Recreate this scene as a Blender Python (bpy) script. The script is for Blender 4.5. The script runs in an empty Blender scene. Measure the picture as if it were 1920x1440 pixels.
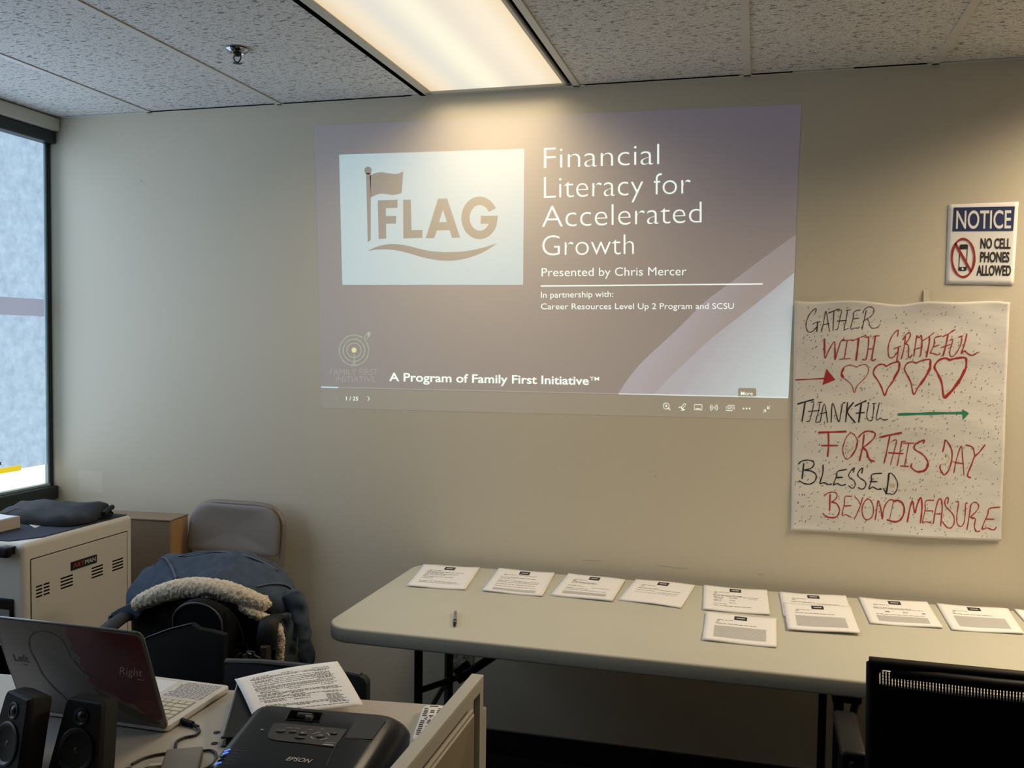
import bpy, bmesh, math, random
from math import sin, cos, pi, radians
from mathutils import Vector, Matrix, noise

# ------------------------------------------------------------------ camera, world, lamps of the room, exposure
SC = bpy.context.scene
COL = SC.collection
SC.view_settings.view_transform = 'Standard'
SC.view_settings.look = 'None'
SC.view_settings.gamma = 1.0
SC.view_settings.use_curve_mapping = False
SC.view_settings.exposure = 0.0

YAW, PITCH, ROLL, FPX = 0.26298637, 0.04579297, 0.01305991, 1700.885
_f = Vector((-sin(YAW)*cos(PITCH), cos(YAW)*cos(PITCH), -sin(PITCH)))
_r = Vector((cos(YAW), sin(YAW), 0))
_u = _r.cross(_f)
_R = _r*cos(ROLL) + _u*sin(ROLL)
_U = -_r*sin(ROLL) + _u*cos(ROLL)
cam = bpy.data.cameras.new('camera')
cam.sensor_fit = 'HORIZONTAL'
cam.sensor_width = 36.0
cam.lens = 36.0*FPX/1920.0
cam.clip_start = 0.05
CAM = bpy.data.objects.new('camera', cam)
COL.objects.link(CAM)
CAM.matrix_world = Matrix(((_R.x, _U.x, -_f.x, 3.00475), (_R.y, _U.y, -_f.y, -3.34143), (_R.z, _U.z, -_f.z, 1.60483), (0, 0, 0, 1)))
SC.camera = CAM

W = bpy.data.worlds.new('overcast_sky')
SC.world = W
W.use_nodes = True
W.node_tree.nodes['Background'].inputs[0].default_value = (0.62, 0.78, 1.0, 1)
W.node_tree.nodes['Background'].inputs[1].default_value = 0.8

CEIL = 2.554
GX = 0.5086            # first ceiling grid line, then one every 0.61 m
def lamp(name, loc, size, size_y, power, color, rot, spread=180):
    l = bpy.data.lights.new(name, 'AREA')
    l.shape = 'RECTANGLE'; l.size = size; l.size_y = size_y
    l.energy = power; l.color = color; l.spread = radians(spread)
    o = bpy.data.objects.new(name, l); COL.objects.link(o)
    o.location = loc; o.rotation_euler = rot
    return o
WARM = (1.0, 0.80, 0.55)
# daylight through the frosted window, and the tubes of the ceiling troffers
DAY = (0.63, 0.77, 1.0)
lamp('window_daylight', (0.03, -0.69, 1.72), 1.45, 1.26, 8.8, DAY, (0, -pi/2, 0), 170)
lamp('window_daylight', (0.03, -2.02, 1.72), 1.45, 1.20, 6.0, DAY, (0, -pi/2, 0), 165)
TROFFERS = [(2.034, -0.612, 8.1), (4.474, -0.612, 38.0)]
for _x, _y, _p in TROFFERS:
    lamp('troffer_tubes', (_x, _y, CEIL - 0.012), 0.48, 1.10, _p, WARM, (0, 0, 0), 154)

# ------------------------------------------------------------------ materials
MATS = {}
def lin(c):
    if isinstance(c, (int, float)): c = (c, c, c)
    out = []
    for v in c:
        v = v/255.0
        out.append(v/12.92 if v <= 0.04045 else ((v + 0.055)/1.055)**2.4)
    return (*out, 1.0)
class NT:
    def __init__(s, m): s.t = m.node_tree; s.n = m.node_tree.nodes
    def new(s, k, **kw):
        n = s.n.new(k)
        for a, v in kw.items(): setattr(n, a, v)
        return n
    def link(s, a, b): s.t.links.new(a, b)
def mat(name, col, rough=0.6, metal=0.0, spec=0.5, emis=None, estr=1.0, var=0.0, vscale=8.0, bump=0.0, bscale=60.0, stretch=(1, 1, 1), sheen=0.0, coat=0.0):
    """principled material; var = procedural noise on the base colour, bump = procedural noise relief. col is linear."""
    if name in MATS: return MATS[name]
    m = bpy.data.materials.new(name); m.use_nodes = True
    t = NT(m); b = t.n['Principled BSDF']
    col = (*col[:3], 1.0)
    b.inputs['Base Color'].default_value = col
    b.inputs['Roughness'].default_value = rough
    b.inputs['Metallic'].default_value = metal
    b.inputs['Specular IOR Level'].default_value = spec
    if sheen: b.inputs['Sheen Weight'].default_value = sheen
    if coat: b.inputs['Coat Weight'].default_value = coat
    if emis is not None:
        b.inputs['Emission Color'].default_value = (*emis[:3], 1); b.inputs['Emission Strength'].default_value = estr
        m.cycles.emission_sampling = 'NONE'
    if var or bump:
        tc = t.new('ShaderNodeTexCoord'); mp = t.new('ShaderNodeMapping')
        mp.inputs['Scale'].default_value = stretch
        t.link(tc.outputs['Object'], mp.inputs['Vector'])
    if var:
        nz = t.new('ShaderNodeTexNoise'); nz.inputs['Scale'].default_value = vscale; nz.inputs['Detail'].default_value = 5
        t.link(mp.outputs[0], nz.inputs['Vector'])
        mx = t.new('ShaderNodeMix'); mx.data_type = 'RGBA'
        mx.inputs[6].default_value = (*[max(0, c*(1 - var)) for c in col[:3]], 1)
        mx.inputs[7].default_value = (*[min(1, c*(1 + var)) for c in col[:3]], 1)
        t.link(nz.outputs['Fac'], mx.inputs[0]); t.link(mx.outputs[2], b.inputs['Base Color'])
    if bump:
        nb = t.new('ShaderNodeTexNoise'); nb.inputs['Scale'].default_value = bscale; nb.inputs['Detail'].default_value = 4
        t.link(mp.outputs[0], nb.inputs['Vector'])
        bp = t.new('ShaderNodeBump'); bp.inputs['Strength'].default_value = bump; bp.inputs['Distance'].default_value = 0.004
        t.link(nb.outputs['Fac'], bp.inputs['Height']); t.link(bp.outputs[0], b.inputs['Normal'])
    MATS[name] = m
    return m

# ------------------------------------------------------------------ mesh building
class MB:
    def __init__(s): s.bm = bmesh.new()
    def _merge(s, t, M=None):
        if M is not None: bmesh.ops.transform(t, matrix=M, verts=t.verts)
        me = bpy.data.meshes.new('tmp'); t.to_mesh(me); t.free()
        s.bm.from_mesh(me); bpy.data.meshes.remove(me)
    def box(s, c, d, bev=0.0, seg=2, rot=None):
        t = bmesh.new(); bmesh.ops.create_cube(t, size=1.0)
        bmesh.ops.scale(t, vec=Vector(d), verts=t.verts)
        if bev: bmesh.ops.bevel(t, geom=t.edges[:], offset=bev, segments=seg, affect='EDGES', profile=0.5)
        M = Matrix.Translation(Vector(c))
        if rot is not None: M = M @ rot
        s._merge(t, M); return s
    def box2(s, a, b, bev=0.0, seg=2):
        a = Vector(a); b = Vector(b)
        return s.box((a + b)/2, [abs(b[i] - a[i]) for i in range(3)], bev, seg)
    def face(s, pts):
        vs = [s.bm.verts.new(Vector(p)) for p in pts]
        s.bm.faces.new(vs); return s
    def prism(s, pts, vec, bev=0.0, seg=2):
        t = bmesh.new(); vec = Vector(vec)
        a = [t.verts.new(Vector(p)) for p in pts]; b = [t.verts.new(Vector(p) + vec) for p in pts]
        n = len(pts)
        t.faces.new(a[::-1]); t.faces.new(b)
        for i in range(n): t.faces.new((a[i], a[(i+1) % n], b[(i+1) % n], b[i]))
        bmesh.ops.recalc_face_normals(t, faces=t.faces)
        if bev:
            es = [e for e in t.edges if (e.verts[0] in a) == (e.verts[1] in a)]
            bmesh.ops.bevel(t, geom=es, offset=bev, segments=seg, affect='EDGES', profile=0.5)
        s._merge(t); return s
    def loft(s, rings, closed=True, caps=True):
        vs = [[s.bm.verts.new(Vector(p)) for p in r] for r in rings]
        n = len(vs[0])
        for i in range(len(vs) - 1):
            for j in range(n if closed else n - 1):
                k = (j + 1) % n
                s.bm.faces.new((vs[i][j], vs[i][k], vs[i+1][k], vs[i+1][j]))
        if caps and closed:
            s.bm.faces.new(vs[0][::-1]); s.bm.faces.new(vs[-1])
        return s
    def tube(s, pts, r, seg=10, closed=False, flat=None, up=(0, 0, 1)):
        pts = [Vector(p) for p in pts]; n = len(pts); rings = []
        rr = r if isinstance(r, (list, tuple)) else [r]*n
        prev = None
        for i, p in enumerate(pts):
            if closed: d = pts[(i+1) % n] - pts[i-1]
            else: d = pts[min(i+1, n-1)] - pts[max(i-1, 0)]
            d.normalize()
            if prev is None:
                q = Vector(up)
                if abs(q.dot(d)) > 0.95: q = Vector((1, 0, 0))
            else: q = prev
            q = (q - d*q.dot(d)).normalized(); prev = q
            w = d.cross(q)
            f = 1.0 if flat is None else flat
            rings.append([p + q*(cos(2*pi*k/seg)*rr[i]*f) + w*(sin(2*pi*k/seg)*rr[i]) for k in range(seg)])
        if closed: s.loft(rings + [rings[0]], True, False)
        else: s.loft(rings, True, True)
        return s
    def cyl(s, a, b, r0, r1=None, seg=20):
        return s.tube([a, b], [r0, r0 if r1 is None else r1], seg)
    def lathe(s, prof, c=(0, 0, 0), seg=28, axis='Z'):
        rings = []
        for r, h in prof:
            ring = []
            for k in range(seg):
                a = 2*pi*k/seg
                v = Vector((r*cos(a), r*sin(a), h))
                if axis == 'Y': v = Vector((v.x, -h, v.y))
                if axis == 'X': v = Vector((h, v.x, v.y))
                ring.append(Vector(c) + v)
            rings.append(ring)
        return s.loft(rings, True, True)
    def grid(s, fn, nu, nv):
        vs = [[s.bm.verts.new(Vector(fn(i/nu, j/nv))) for j in range(nv + 1)] for i in range(nu + 1)]
        for i in range(nu):
            for j in range(nv):
                s.bm.faces.new((vs[i][j], vs[i+1][j], vs[i+1][j+1], vs[i][j+1]))
        return s
    def sphere(s, c, r, sc=(1, 1, 1), seg=16):
        t = bmesh.new(); bmesh.ops.create_uvsphere(t, u_segments=seg, v_segments=max(6, seg//2), radius=r)
        s._merge(t, Matrix.Translation(Vector(c)) @ Matrix.Diagonal((*sc, 1))); return s
    def mesh(s, me, M=None):
        t = bmesh.new(); t.from_mesh(me); s._merge(t, M); return s

def wm(o):
    """world matrix of a thing from its own location and rotation (all parts sit at identity under it)"""
    while o.parent is not None: o = o.parent
    return Matrix.Translation(o.location) @ o.rotation_euler.to_matrix().to_4x4()
def obj(name, mb, m, parent=None, smooth=True, world=False, ang=40, doubles=True, recalc=True):
    bm = mb.bm
    if doubles: bmesh.ops.remove_doubles(bm, verts=bm.verts, dist=1e-6)
    if world and parent is not None:
        bmesh.ops.transform(bm, matrix=wm(parent).inverted(), verts=bm.verts)
    if recalc: bmesh.ops.recalc_face_normals(bm, faces=bm.faces)
    me = bpy.data.meshes.new(name); bm.to_mesh(me); bm.free()
    me.materials.append(m)
    if smooth:
        for p in me.polygons: p.use_smooth = True
        me.set_sharp_from_angle(angle=radians(ang))
    o = bpy.data.objects.new(name, me); COL.objects.link(o)
    if parent is not None: o.parent = parent
    return o
def tag(o, label, cat, group=None):
    o['label'] = label; o['category'] = cat
    if group: o['group'] = group
    return o
def thing(name, label, cat, loc=(0, 0, 0), rz=0.0, group=None):
    o = bpy.data.objects.new(name, None); COL.objects.link(o)
    o.empty_display_size = 0.05
    o.location = loc; o.rotation_euler = (0, 0, rz)
    return tag(o, label, cat, group)
def struct(name, mb, m, parent=None, **kw):
    o = obj(name, mb, m, parent, **kw)
    if parent is None: o['kind'] = 'structure'
    return o
def recenter(o, p):
    """move a one-mesh thing's origin to p, leaving the mesh where it stands"""
    o.data.transform(Matrix.Translation(-Vector(p))); o.location = p
    return o
def copy_tree(root, loc, rz=0.0, label=None):
    r = root.copy(); COL.objects.link(r); r.location = loc; r.rotation_euler = (0, 0, rz)
    if label: r['label'] = label
    for ch in list(root.children):
        c = ch.copy(); COL.objects.link(c); c.parent = r
        for g in list(ch.children):
            d = g.copy(); COL.objects.link(d); d.parent = c
    return r
def catmull(pts, n=6, closed=False):
    P = [Vector(p) for p in pts]
    if len(P) < 3 and not closed:
        return [P[0].lerp(P[-1], i/n) for i in range(n + 1)]
    out = []; N = len(P); rng = range(N if closed else N - 1)
    for i in rng:
        p1, p2 = P[i], P[(i+1) % N]
        p0 = P[i-1] if (closed or i > 0) else p1*2 - p2
        p3 = P[(i+2) % N] if (closed or i + 2 < N) else p2*2 - p1
        for k in range(n):
            t = k/n
            out.append(0.5*((2*p1) + (p2 - p0)*t + (2*p0 - 5*p1 + 4*p2 - p3)*t*t + (3*p1 - p0 - 3*p2 + p3)*t**3))
    if not closed: out.append(P[-1].copy())
    return out
def ribbon(mb, pts, w, fn, n=6, closed=False, smooth=True, taper=1.0):
    """a flat pen stroke through 2-D points; fn maps a 2-D point to 3-D"""
    P = [Vector((p[0], p[1])) for p in pts]
    Q = catmull(P, n, closed) if (smooth and len(P) > 2) else ([P[0].lerp(P[1], i/4) for i in range(5)] if len(P) == 2 else P)
    N = len(Q); L, Rr = [], []
    for i, p in enumerate(Q):
        d = (Q[(i+1) % N] - Q[i-1]) if closed else (Q[min(i+1, N-1)] - Q[max(i-1, 0)])
        if d.length < 1e-9: d = Vector((1, 0))
        d.normalize(); nn = Vector((-d.y, d.x))
        ww = w*(0.86 + 0.14*sin(i*0.9))*(1 + (taper - 1)*i/max(1, N - 1))/2
        L.append(p + nn*ww); Rr.append(p - nn*ww)
    V = [[mb.bm.verts.new(Vector(fn(a.x, a.y))) for a in S] for S in (L, Rr)]
    for i in range(N if closed else N - 1):
        k = (i + 1) % N
        try: mb.bm.faces.new((V[0][i], V[1][i], V[1][k], V[0][k]))
        except ValueError: pass
    if not closed:
        for e, sgn in ((0, -1), (N - 1, 1)):
            c = (L[e] + Rr[e])/2; a = L[e] - c
            ring = [c + Vector((a.x*cos(t) - a.y*sin(t), a.x*sin(t) + a.y*cos(t))) for t in [-sgn*pi*k/6 for k in range(7)]]
            try: mb.bm.faces.new([mb.bm.verts.new(Vector(fn(q.x, q.y))) for q in ring])
            except ValueError: pass
    return mb
_TXT = {}
def text_mesh(s, offset=0.0, space=1.0):
    """the flat outline of a string as vertices and faces; cap height 1, left edge 0, width returned"""
    key = (s, offset, space)
    if key in _TXT: return _TXT[key]
    def make(body):
        c = bpy.data.curves.new('lettering', 'FONT'); c.body = body; c.size = 1; c.offset = offset; c.space_character = space; c.resolution_u = 5
        o = bpy.data.objects.new('lettering', c); COL.objects.link(o)
        bpy.context.view_layer.update()
        me = bpy.data.meshes.new_from_object(o.evaluated_get(bpy.context.evaluated_depsgraph_get()))
        bpy.data.objects.remove(o); bpy.data.curves.remove(c)
        v = [(a.co.x, a.co.y) for a in me.vertices]; f = [tuple(p.vertices) for p in me.polygons]
        bpy.data.meshes.remove(me)
        return v, f
    cap = max(y for x, y in make('H')[0])
    v, f = make(s)
    x0 = min(x for x, y in v); x1 = max(x for x, y in v)
    _TXT[key] = ([((x - x0)/(x1 - x0), y/cap) for x, y in v], f, (x1 - x0)/cap)
    return _TXT[key]
def put_text(mb, s, a, b, cap, fn, offset=0.0, space=1.0, slant=0.0):
    """string s on the baseline a->b (2-D), cap height = 2-D vector; fn maps 2-D to 3-D"""
    v, f, w = text_mesh(s, offset, space)
    a, b, cap = Vector(a), Vector(b), Vector(cap)
    vs = [mb.bm.verts.new(Vector(fn(*(a + (b - a)*(u + slant*t) + cap*t)))) for u, t in v]
    for q in f:
        try: mb.bm.faces.new([vs[i] for i in q])
        except ValueError: pass
    return mb
# survey of the end wall: photograph pixel -> metres along and up the wall
HW = (0.00282299991, -2.86686462e-05, -0.257041867, 0.00032513739, -0.00239663373, 3.08450825, 0.000183470029, -2.87361476e-05)
def wall_xz(px, py):
    d = HW[6]*px + HW[7]*py + 1
    return (HW[0]*px + HW[1]*py + HW[2])/d, (HW[3]*px + HW[4]*py + HW[5])/d
def on_wall(dy):
    def fn(px, py):
        x, z = wall_xz(px, py); return (x, -dy, z)
    return fn
# ------------------------------------------------------------------ the room
XR, YB = 6.6, -5.6
def wall_material(name):
    m = mat(name, (0.66, 0.60, 0.468), rough=0.72, spec=0.25, var=0.035, vscale=1.6, bump=0.10, bscale=220)
    return m
MW = wall_material('beige_wall_paint')
struct('wall_front', MB().box2((-0.15, 0, 0), (XR + 0.15, 0.12, CEIL + 0.1)), MW)
struct('wall_right', MB().box2((XR, YB, 0), (XR + 0.12, 0, CEIL + 0.1)), MW)
struct('wall_back', MB().box2((-0.15, YB - 0.12, 0), (XR + 0.15, YB, CEIL + 0.1)), mat('bounce_cut_taupe', (0.16, 0.14, 0.12), rough=0.8, var=0.03, vscale=2))  # unseen wall, coloured dark to cut the bounce from behind the camera
WY0, WY1, WZ0, WZ1 = -0.002, -2.70, 0.885, 2.50          # window opening in the left wall
wl = MB().box2((-0.12, YB, 0), (0, 0, WZ0)).box2((-0.12, YB, WZ0), (0, WY1, CEIL + 0.1)).box2((-0.12, WY1, WZ1 + 0.0), (0, 0, CEIL + 0.1))
struct('wall_left', wl, MW, smooth=False)
floor_m = mat('charcoal_carpet', (0.012, 0.012, 0.013), rough=0.95, spec=0.1, var=0.35, vscale=160, bump=0.5, bscale=300)
struct('floor', MB().box2((-0.15, YB - 0.1, -0.1), (XR + 0.1, 0.1, 0)), floor_m)
base_m = mat('black_vinyl_base', (0.012, 0.011, 0.011), rough=0.5)
struct('baseboard_front', MB().box2((0, -0.008, 0), (XR, 0, 0.10), 0.003, 1), base_m)

# mineral fibre ceiling: tiles with fissures, exposed T-bar grid
def ceiling_material():
    m = bpy.data.materials.new('fissured_ceiling_tile'); m.use_nodes = True
    t = NT(m); b = t.n['Principled BSDF']
    b.inputs['Roughness'].default_value = 0.9; b.inputs['Specular IOR Level'].default_value = 0.1
    tc = t.new('ShaderNodeTexCoord')
    def nz(sc, scale, detail=3):
        mp = t.new('ShaderNodeMapping'); mp.inputs['Scale'].default_value = sc
        t.link(tc.outputs['Object'], mp.inputs['Vector'])
        n = t.new('ShaderNodeTexNoise'); n.inputs['Scale'].default_value = scale; n.inputs['Detail'].default_value = detail
        t.link(mp.outputs[0], n.inputs['Vector']); return n.outputs['Fac']
    fis = nz((0.42, 1.0, 1), 95, 2.0); pin = nz((0.8, 1, 1), 210, 1.0); low = nz((1, 1, 1), 3)
    r1 = t.new('ShaderNodeValToRGB'); r1.color_ramp.elements[0].position = 0.325; r1.color_ramp.elements[0].color = (0.24, 0.24, 0.24, 1)
    r1.color_ramp.elements[1].position = 0.43; r1.color_ramp.elements[1].color = (0.70, 0.69, 0.66, 1)
    t.link(fis, r1.inputs[0])
    r2 = t.new('ShaderNodeValToRGB'); r2.color_ramp.elements[0].position = 0.33; r2.color_ramp.elements[0].color = (0.62, 0.62, 0.62, 1)
    r2.color_ramp.elements[1].position = 0.52; r2.color_ramp.elements[1].color = (1, 1, 1, 1)
    t.link(pin, r2.inputs[0])
    mx = t.new('ShaderNodeMix'); mx.data_type = 'RGBA'; mx.blend_type = 'MULTIPLY'; mx.inputs[0].default_value = 1
    t.link(r1.outputs[0], mx.inputs[6]); t.link(r2.outputs[0], mx.inputs[7])
    t.link(mx.outputs[2], b.inputs['Base Color'])
    bp = t.new('ShaderNodeBump'); bp.inputs['Strength'].default_value = 0.35; bp.inputs['Distance'].default_value = 0.004
    t.link(fis, bp.inputs['Height']); t.link(bp.outputs[0], b.inputs['Normal'])
    return m
CM = ceiling_material()
xs = [0.0] + [GX + 0.61*k for k in range(10)] + [XR]
ys = [0.0] + [-1.22*k for k in range(1, 5)] + [YB]
hole = {(3, 0), (7, 0), (7, 3)}                       # cells taken by the light troffers: (column, row)
ct = MB()
for i in range(len(xs) - 1):
    for j in range(len(ys) - 1):
        if xs[i+1] - xs[i] < 0.02 or (i, j) in ((3, 0), (7, 0)) : continue
        ct.box2((xs[i] + 0.002, ys[j] - 0.002, CEIL + 0.002), (xs[i+1] - 0.002, ys[j+1] + 0.002, CEIL + 0.02), 0.0015, 1)
ceil = struct('ceiling', ct, CM, smooth=False)
grid_m = mat('white_grid_metal', (0.60, 0.58, 0.53), rough=0.5)
gb = MB()
for i_, x in enumerate(xs[1:-1]): gb.box2((x - 0.012, YB, CEIL - 0.002), (x + 0.012, -1.22 if i_ == 2 else 0, CEIL + 0.001))
for y in ys[1:-1]: gb.box2((0, y - 0.012, CEIL - 0.0022), (XR, y + 0.012, CEIL + 0.001))
gb.box2((0, -0.012, CEIL - 0.002), (XR, 0, CEIL + 0.001)).box2((0, YB, CEIL - 0.002), (0.012, 0, CEIL + 0.001))
o = struct('ceiling_grid', gb, grid_m, ceil, smooth=False)
gap_m = mat('black_ceiling_gap', (0.003, 0.003, 0.003), rough=0.95, spec=0.0)
gg = MB()
for a, b in ((0.52, 1.10), (1.14, 1.69), (2.37, 2.92), (2.965, 3.10), (3.3, 3.53), (4.16, 4.3)): gg.box2((a, -0.0145, CEIL - 0.0026), (b, -0.0125, CEIL + 0.0005))
struct('ceiling_gap', gg, gap_m, ceil, smooth=False)

mk = MB()
fw0 = on_wall(0.0003)
ribbon(mk, [(1229, 836), (1227, 862), (1229, 885), (1226, 906)], 1.1, fw0); ribbon(mk, [(1224, 890), (1231, 893)], 2.0, fw0); ribbon(mk, [(1044, 876), (1053, 879)], 1.6, fw0)
struct('paint_scratch', mk, mat('pale_paint_scratch', (0.74, 0.68, 0.53), rough=0.7), bpy.data.objects['wall_front'], smooth=False, recalc=False)
mk = MB()
ribbon(mk, [(1090, 1050), (1125, 1052)], 1.2, fw0); ribbon(mk, [(1235, 1060), (1262, 1064), (1290, 1066)], 1.2, fw0); ribbon(mk, [(1420, 1076), (1432, 1077)], 1.2, fw0); ribbon(mk, [(917, 540), (922, 540)], 2.0, fw0); ribbon(mk, [(264, 338), (266, 340)], 2.2, fw0)
struct('paint_scuff', mk, mat('grey_paint_scuff', (0.46, 0.41, 0.32), rough=0.8), bpy.data.objects['wall_front'], smooth=False, recalc=False)
mk = MB(); mk.face([fw0(*q_) for q_ in ((147, 882), (192, 884), (193, 924), (148, 922))])
struct('pale_patch', mk, mat('pale_patch_tone', (0.695, 0.635, 0.51), rough=0.6), bpy.data.objects['wall_front'], smooth=False, recalc=False)  # slightly paler rectangle on the end wall

# left window: frosted film behind dark aluminium, clear strip at the bottom
soffit_m = mat('beige_soffit_paint', (0.60, 0.58, 0.51), rough=0.7)
struct('trim_1', MB().box2((0.0, WY1 - 0.05, 2.495), (0.055, -0.001, CEIL - 0.003), 0.004, 1), soffit_m)
alu = mat('dark_aluminium', (0.022, 0.03, 0.032), rough=0.4, metal=0.2)
alu2 = mat('light_aluminium', (0.30, 0.40, 0.42), rough=0.35, metal=0.4)
w1 = bpy.data.objects.new('window_1', None); COL.objects.link(w1); w1.location = (0, -1.35, 0.885); w1['kind'] = 'structure'
fr = MB().box2((-0.10, WY1, 2.442), (0.035, -0.001, 2.494), 0.004, 1).box2((-0.10, WY1, 0.887), (0.030, -0.001, 0.945), 0.004, 1)
fr.box2((-0.10, -0.014, 0.945), (0.0005, -0.001, 2.442)).box2((-0.10, WY1, 0.945), (0.0005, WY1 + 0.03, 2.442)).box2((-0.10, -1.38, 0.945), (0.012, -1.33, 2.442))
struct('window_frame', fr, alu, w1, world=True, smooth=False)
struct('glazing_bead', MB().box2((-0.06, WY1 + 0.03, 0.945), (0.006, -0.022, 0.957), 0.002, 1).box2((-0.06, -0.024, 0.957), (-0.006, -0.014, 2.442)), alu2, w1, world=True, smooth=False)
def film_material():
    m = bpy.data.materials.new('frosted_film_backlit'); m.use_nodes = True
    t = NT(m); b = t.n['Principled BSDF']
    b.inputs['Base Color'].default_value = (0.25, 0.28, 0.3, 1); b.inputs['Roughness'].default_value = 0.6
    tc = t.new('ShaderNodeTexCoord')
    n = t.new('ShaderNodeTexNoise'); n.inputs['Scale'].default_value = 26; n.inputs['Detail'].default_value = 7; n.inputs['Roughness'].default_value = 0.75
    t.link(tc.outputs['Object'], n.inputs['Vector'])
    r = t.new('ShaderNodeValToRGB'); r.color_ramp.elements[0].position = 0.32; r.color_ramp.elements[0].color = (0.33, 0.48, 0.64, 1)
    r.color_ramp.elements[1].position = 0.66; r.color_ramp.elements[1].color = (0.52, 0.72, 0.92, 1)
    t.link(n.outputs['Fac'], r.inputs[0]); t.link(r.outputs[0], b.inputs['Emission Color'])
    b.inputs['Emission Strength'].default_value = 0.88
    m.cycles.emission_sampling = 'NONE'
    return m
struct('frosted_film', MB().prism([(-0.016, -0.026, 1.04), (-0.016, -0.027, 2.442), (-0.016, WY1 + 0.03, 2.442), (-0.016, WY1 + 0.03, 1.04)], (0.003, 0, 0)), film_material(), w1, world=True, smooth=False)
struct('clear_glass', MB().box2((-0.026, WY1 + 0.03, 0.955), (-0.022, -0.020, 2.442)), mat('daylit_clear_glass', (0.3, 0.3, 0.3), rough=0.1, emis=(0.98, 1.0, 1.0), estr=1.15), w1, world=True, smooth=False)
struct('film_seam', MB().box2((-0.0128, WY1 + 0.03, 1.692), (-0.0115, -0.030, 1.766)), mat('mauve_film_overlap', (0.25, 0.24, 0.27), rough=0.6, emis=(0.30, 0.335, 0.45), estr=0.85), w1, world=True, smooth=False)
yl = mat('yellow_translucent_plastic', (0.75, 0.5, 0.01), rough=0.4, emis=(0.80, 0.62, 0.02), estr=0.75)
st = MB().box2((-0.0128, -0.62, 1.033), (-0.009, -0.172, 1.056), 0.001, 1)
tag(recenter(obj('yellow_ruler', st, yl), (-0.011, -0.40, 1.033)), 'yellow plastic strip stuck level along the bottom edge of the frosted window film', 'strip')
star = MB(); sp = []
for k in range(10):
    rr = 0.012 if k % 2 == 0 else 0.005
    a = pi/2 + k*pi/5 + 0.2
    sp.append((-0.0128, -0.283 + rr*cos(a), 1.076 + rr*sin(a)))
star.prism(sp, (0.0015, 0, 0))
tag(recenter(obj('star_sticker', star, mat('dark_green_foil', (0.01, 0.03, 0.03), rough=0.4), smooth=False), (-0.0128, -0.283, 1.076)), 'small dark star sticker on the window film above the yellow strip', 'sticker')

# ------------------------------------------------------------------ ceiling light troffers
def diffuser_material():
    m = bpy.data.materials.new('prismatic_diffuser_lit'); m.use_nodes = True
    t = NT(m); b = t.n['Principled BSDF']
    b.inputs['Base Color'].default_value = (0.10, 0.10, 0.09, 1); b.inputs['Roughness'].default_value = 0.5
    tc = t.new('ShaderNodeTexCoord'); sp_ = t.new('ShaderNodeSeparateXYZ'); t.link(tc.outputs['Object'], sp_.inputs[0])
    r = t.new('ShaderNodeValToRGB'); r.color_ramp.interpolation = 'EASE'
    mr = t.new('ShaderNodeMapRange'); mr.inputs[1].default_value = -0.27; mr.inputs[2].default_value = 0.27
    t.link(sp_.outputs[0], mr.inputs[0]); t.link(mr.outputs[0], r.inputs[0])
    e = r.color_ramp.elements
    stops = [(0.0, (0.82, 0.62, 0.38)), (0.16, (0.93, 0.80, 0.60)), (0.30, (0.80, 0.76, 0.66)), (0.50, (1.0, 0.93, 0.72)), (0.66, (0.86, 0.77, 0.63)), (0.84, (0.96, 0.84, 0.65)), (1.0, (0.90, 0.72, 0.46))]
    e[0].position, e[0].color = stops[0][0], (*stops[0][1], 1)
    e[1].position, e[1].color = stops[-1][0], (*stops[-1][1], 1)
    for p, c in stops[1:-1]:
        q = e.new(p); q.color = (*c, 1)
    t.link(r.outputs[0], b.inputs['Emission Color']); b.inputs['Emission Strength'].default_value = 0.93
    m.cycles.emission_sampling = 'NONE'
    return m
DM = diffuser_material()
door_m = mat('cream_troffer_door', (0.55, 0.53, 0.44), rough=0.45)
def troffer(label, cx, cy):
    t = thing('ceiling_light', label, 'ceiling light', (cx, cy, CEIL - 0.004), 0, 'fluorescent troffers set in the ceiling grid')
    obj('shadow_gap', MB().box2((-0.3045, -0.60, 0.000), (-0.284, 0.602, 0.006)), gap_m, t, smooth=False)
    obj('housing', MB().box2((-0.297, -0.602, 0.016), (0.297, 0.602, 0.10)), gap_m, t, smooth=False)
    f = MB()
    f.box2((-0.286, -0.59, 0.0), (-0.250, 0.59, 0.014), 0.002, 1).box2((0.262, -0.59, 0.0), (0.276, 0.59, 0.014), 0.002, 1)
    f.box2((-0.278, 0.560, 0.0), (0.276, 0.59, 0.014), 0.002, 1).box2((-0.278, -0.59, 0.0), (0.276, -0.560, 0.014), 0.002, 1)
    obj('frame', f, door_m, t, smooth=False)
    obj('diffuser', MB().box2((-0.251, -0.562, 0.004), (0.263, 0.562, 0.008)), DM, t, smooth=False)
    return t
tl = troffer('lit fluorescent ceiling panel touching the end wall above the projected slide', 2.034, -0.612)
copy_tree(tl, (4.474, -0.612, CEIL - 0.004), 0, 'lit fluorescent ceiling panel out of frame above the notice sign corner')

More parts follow.
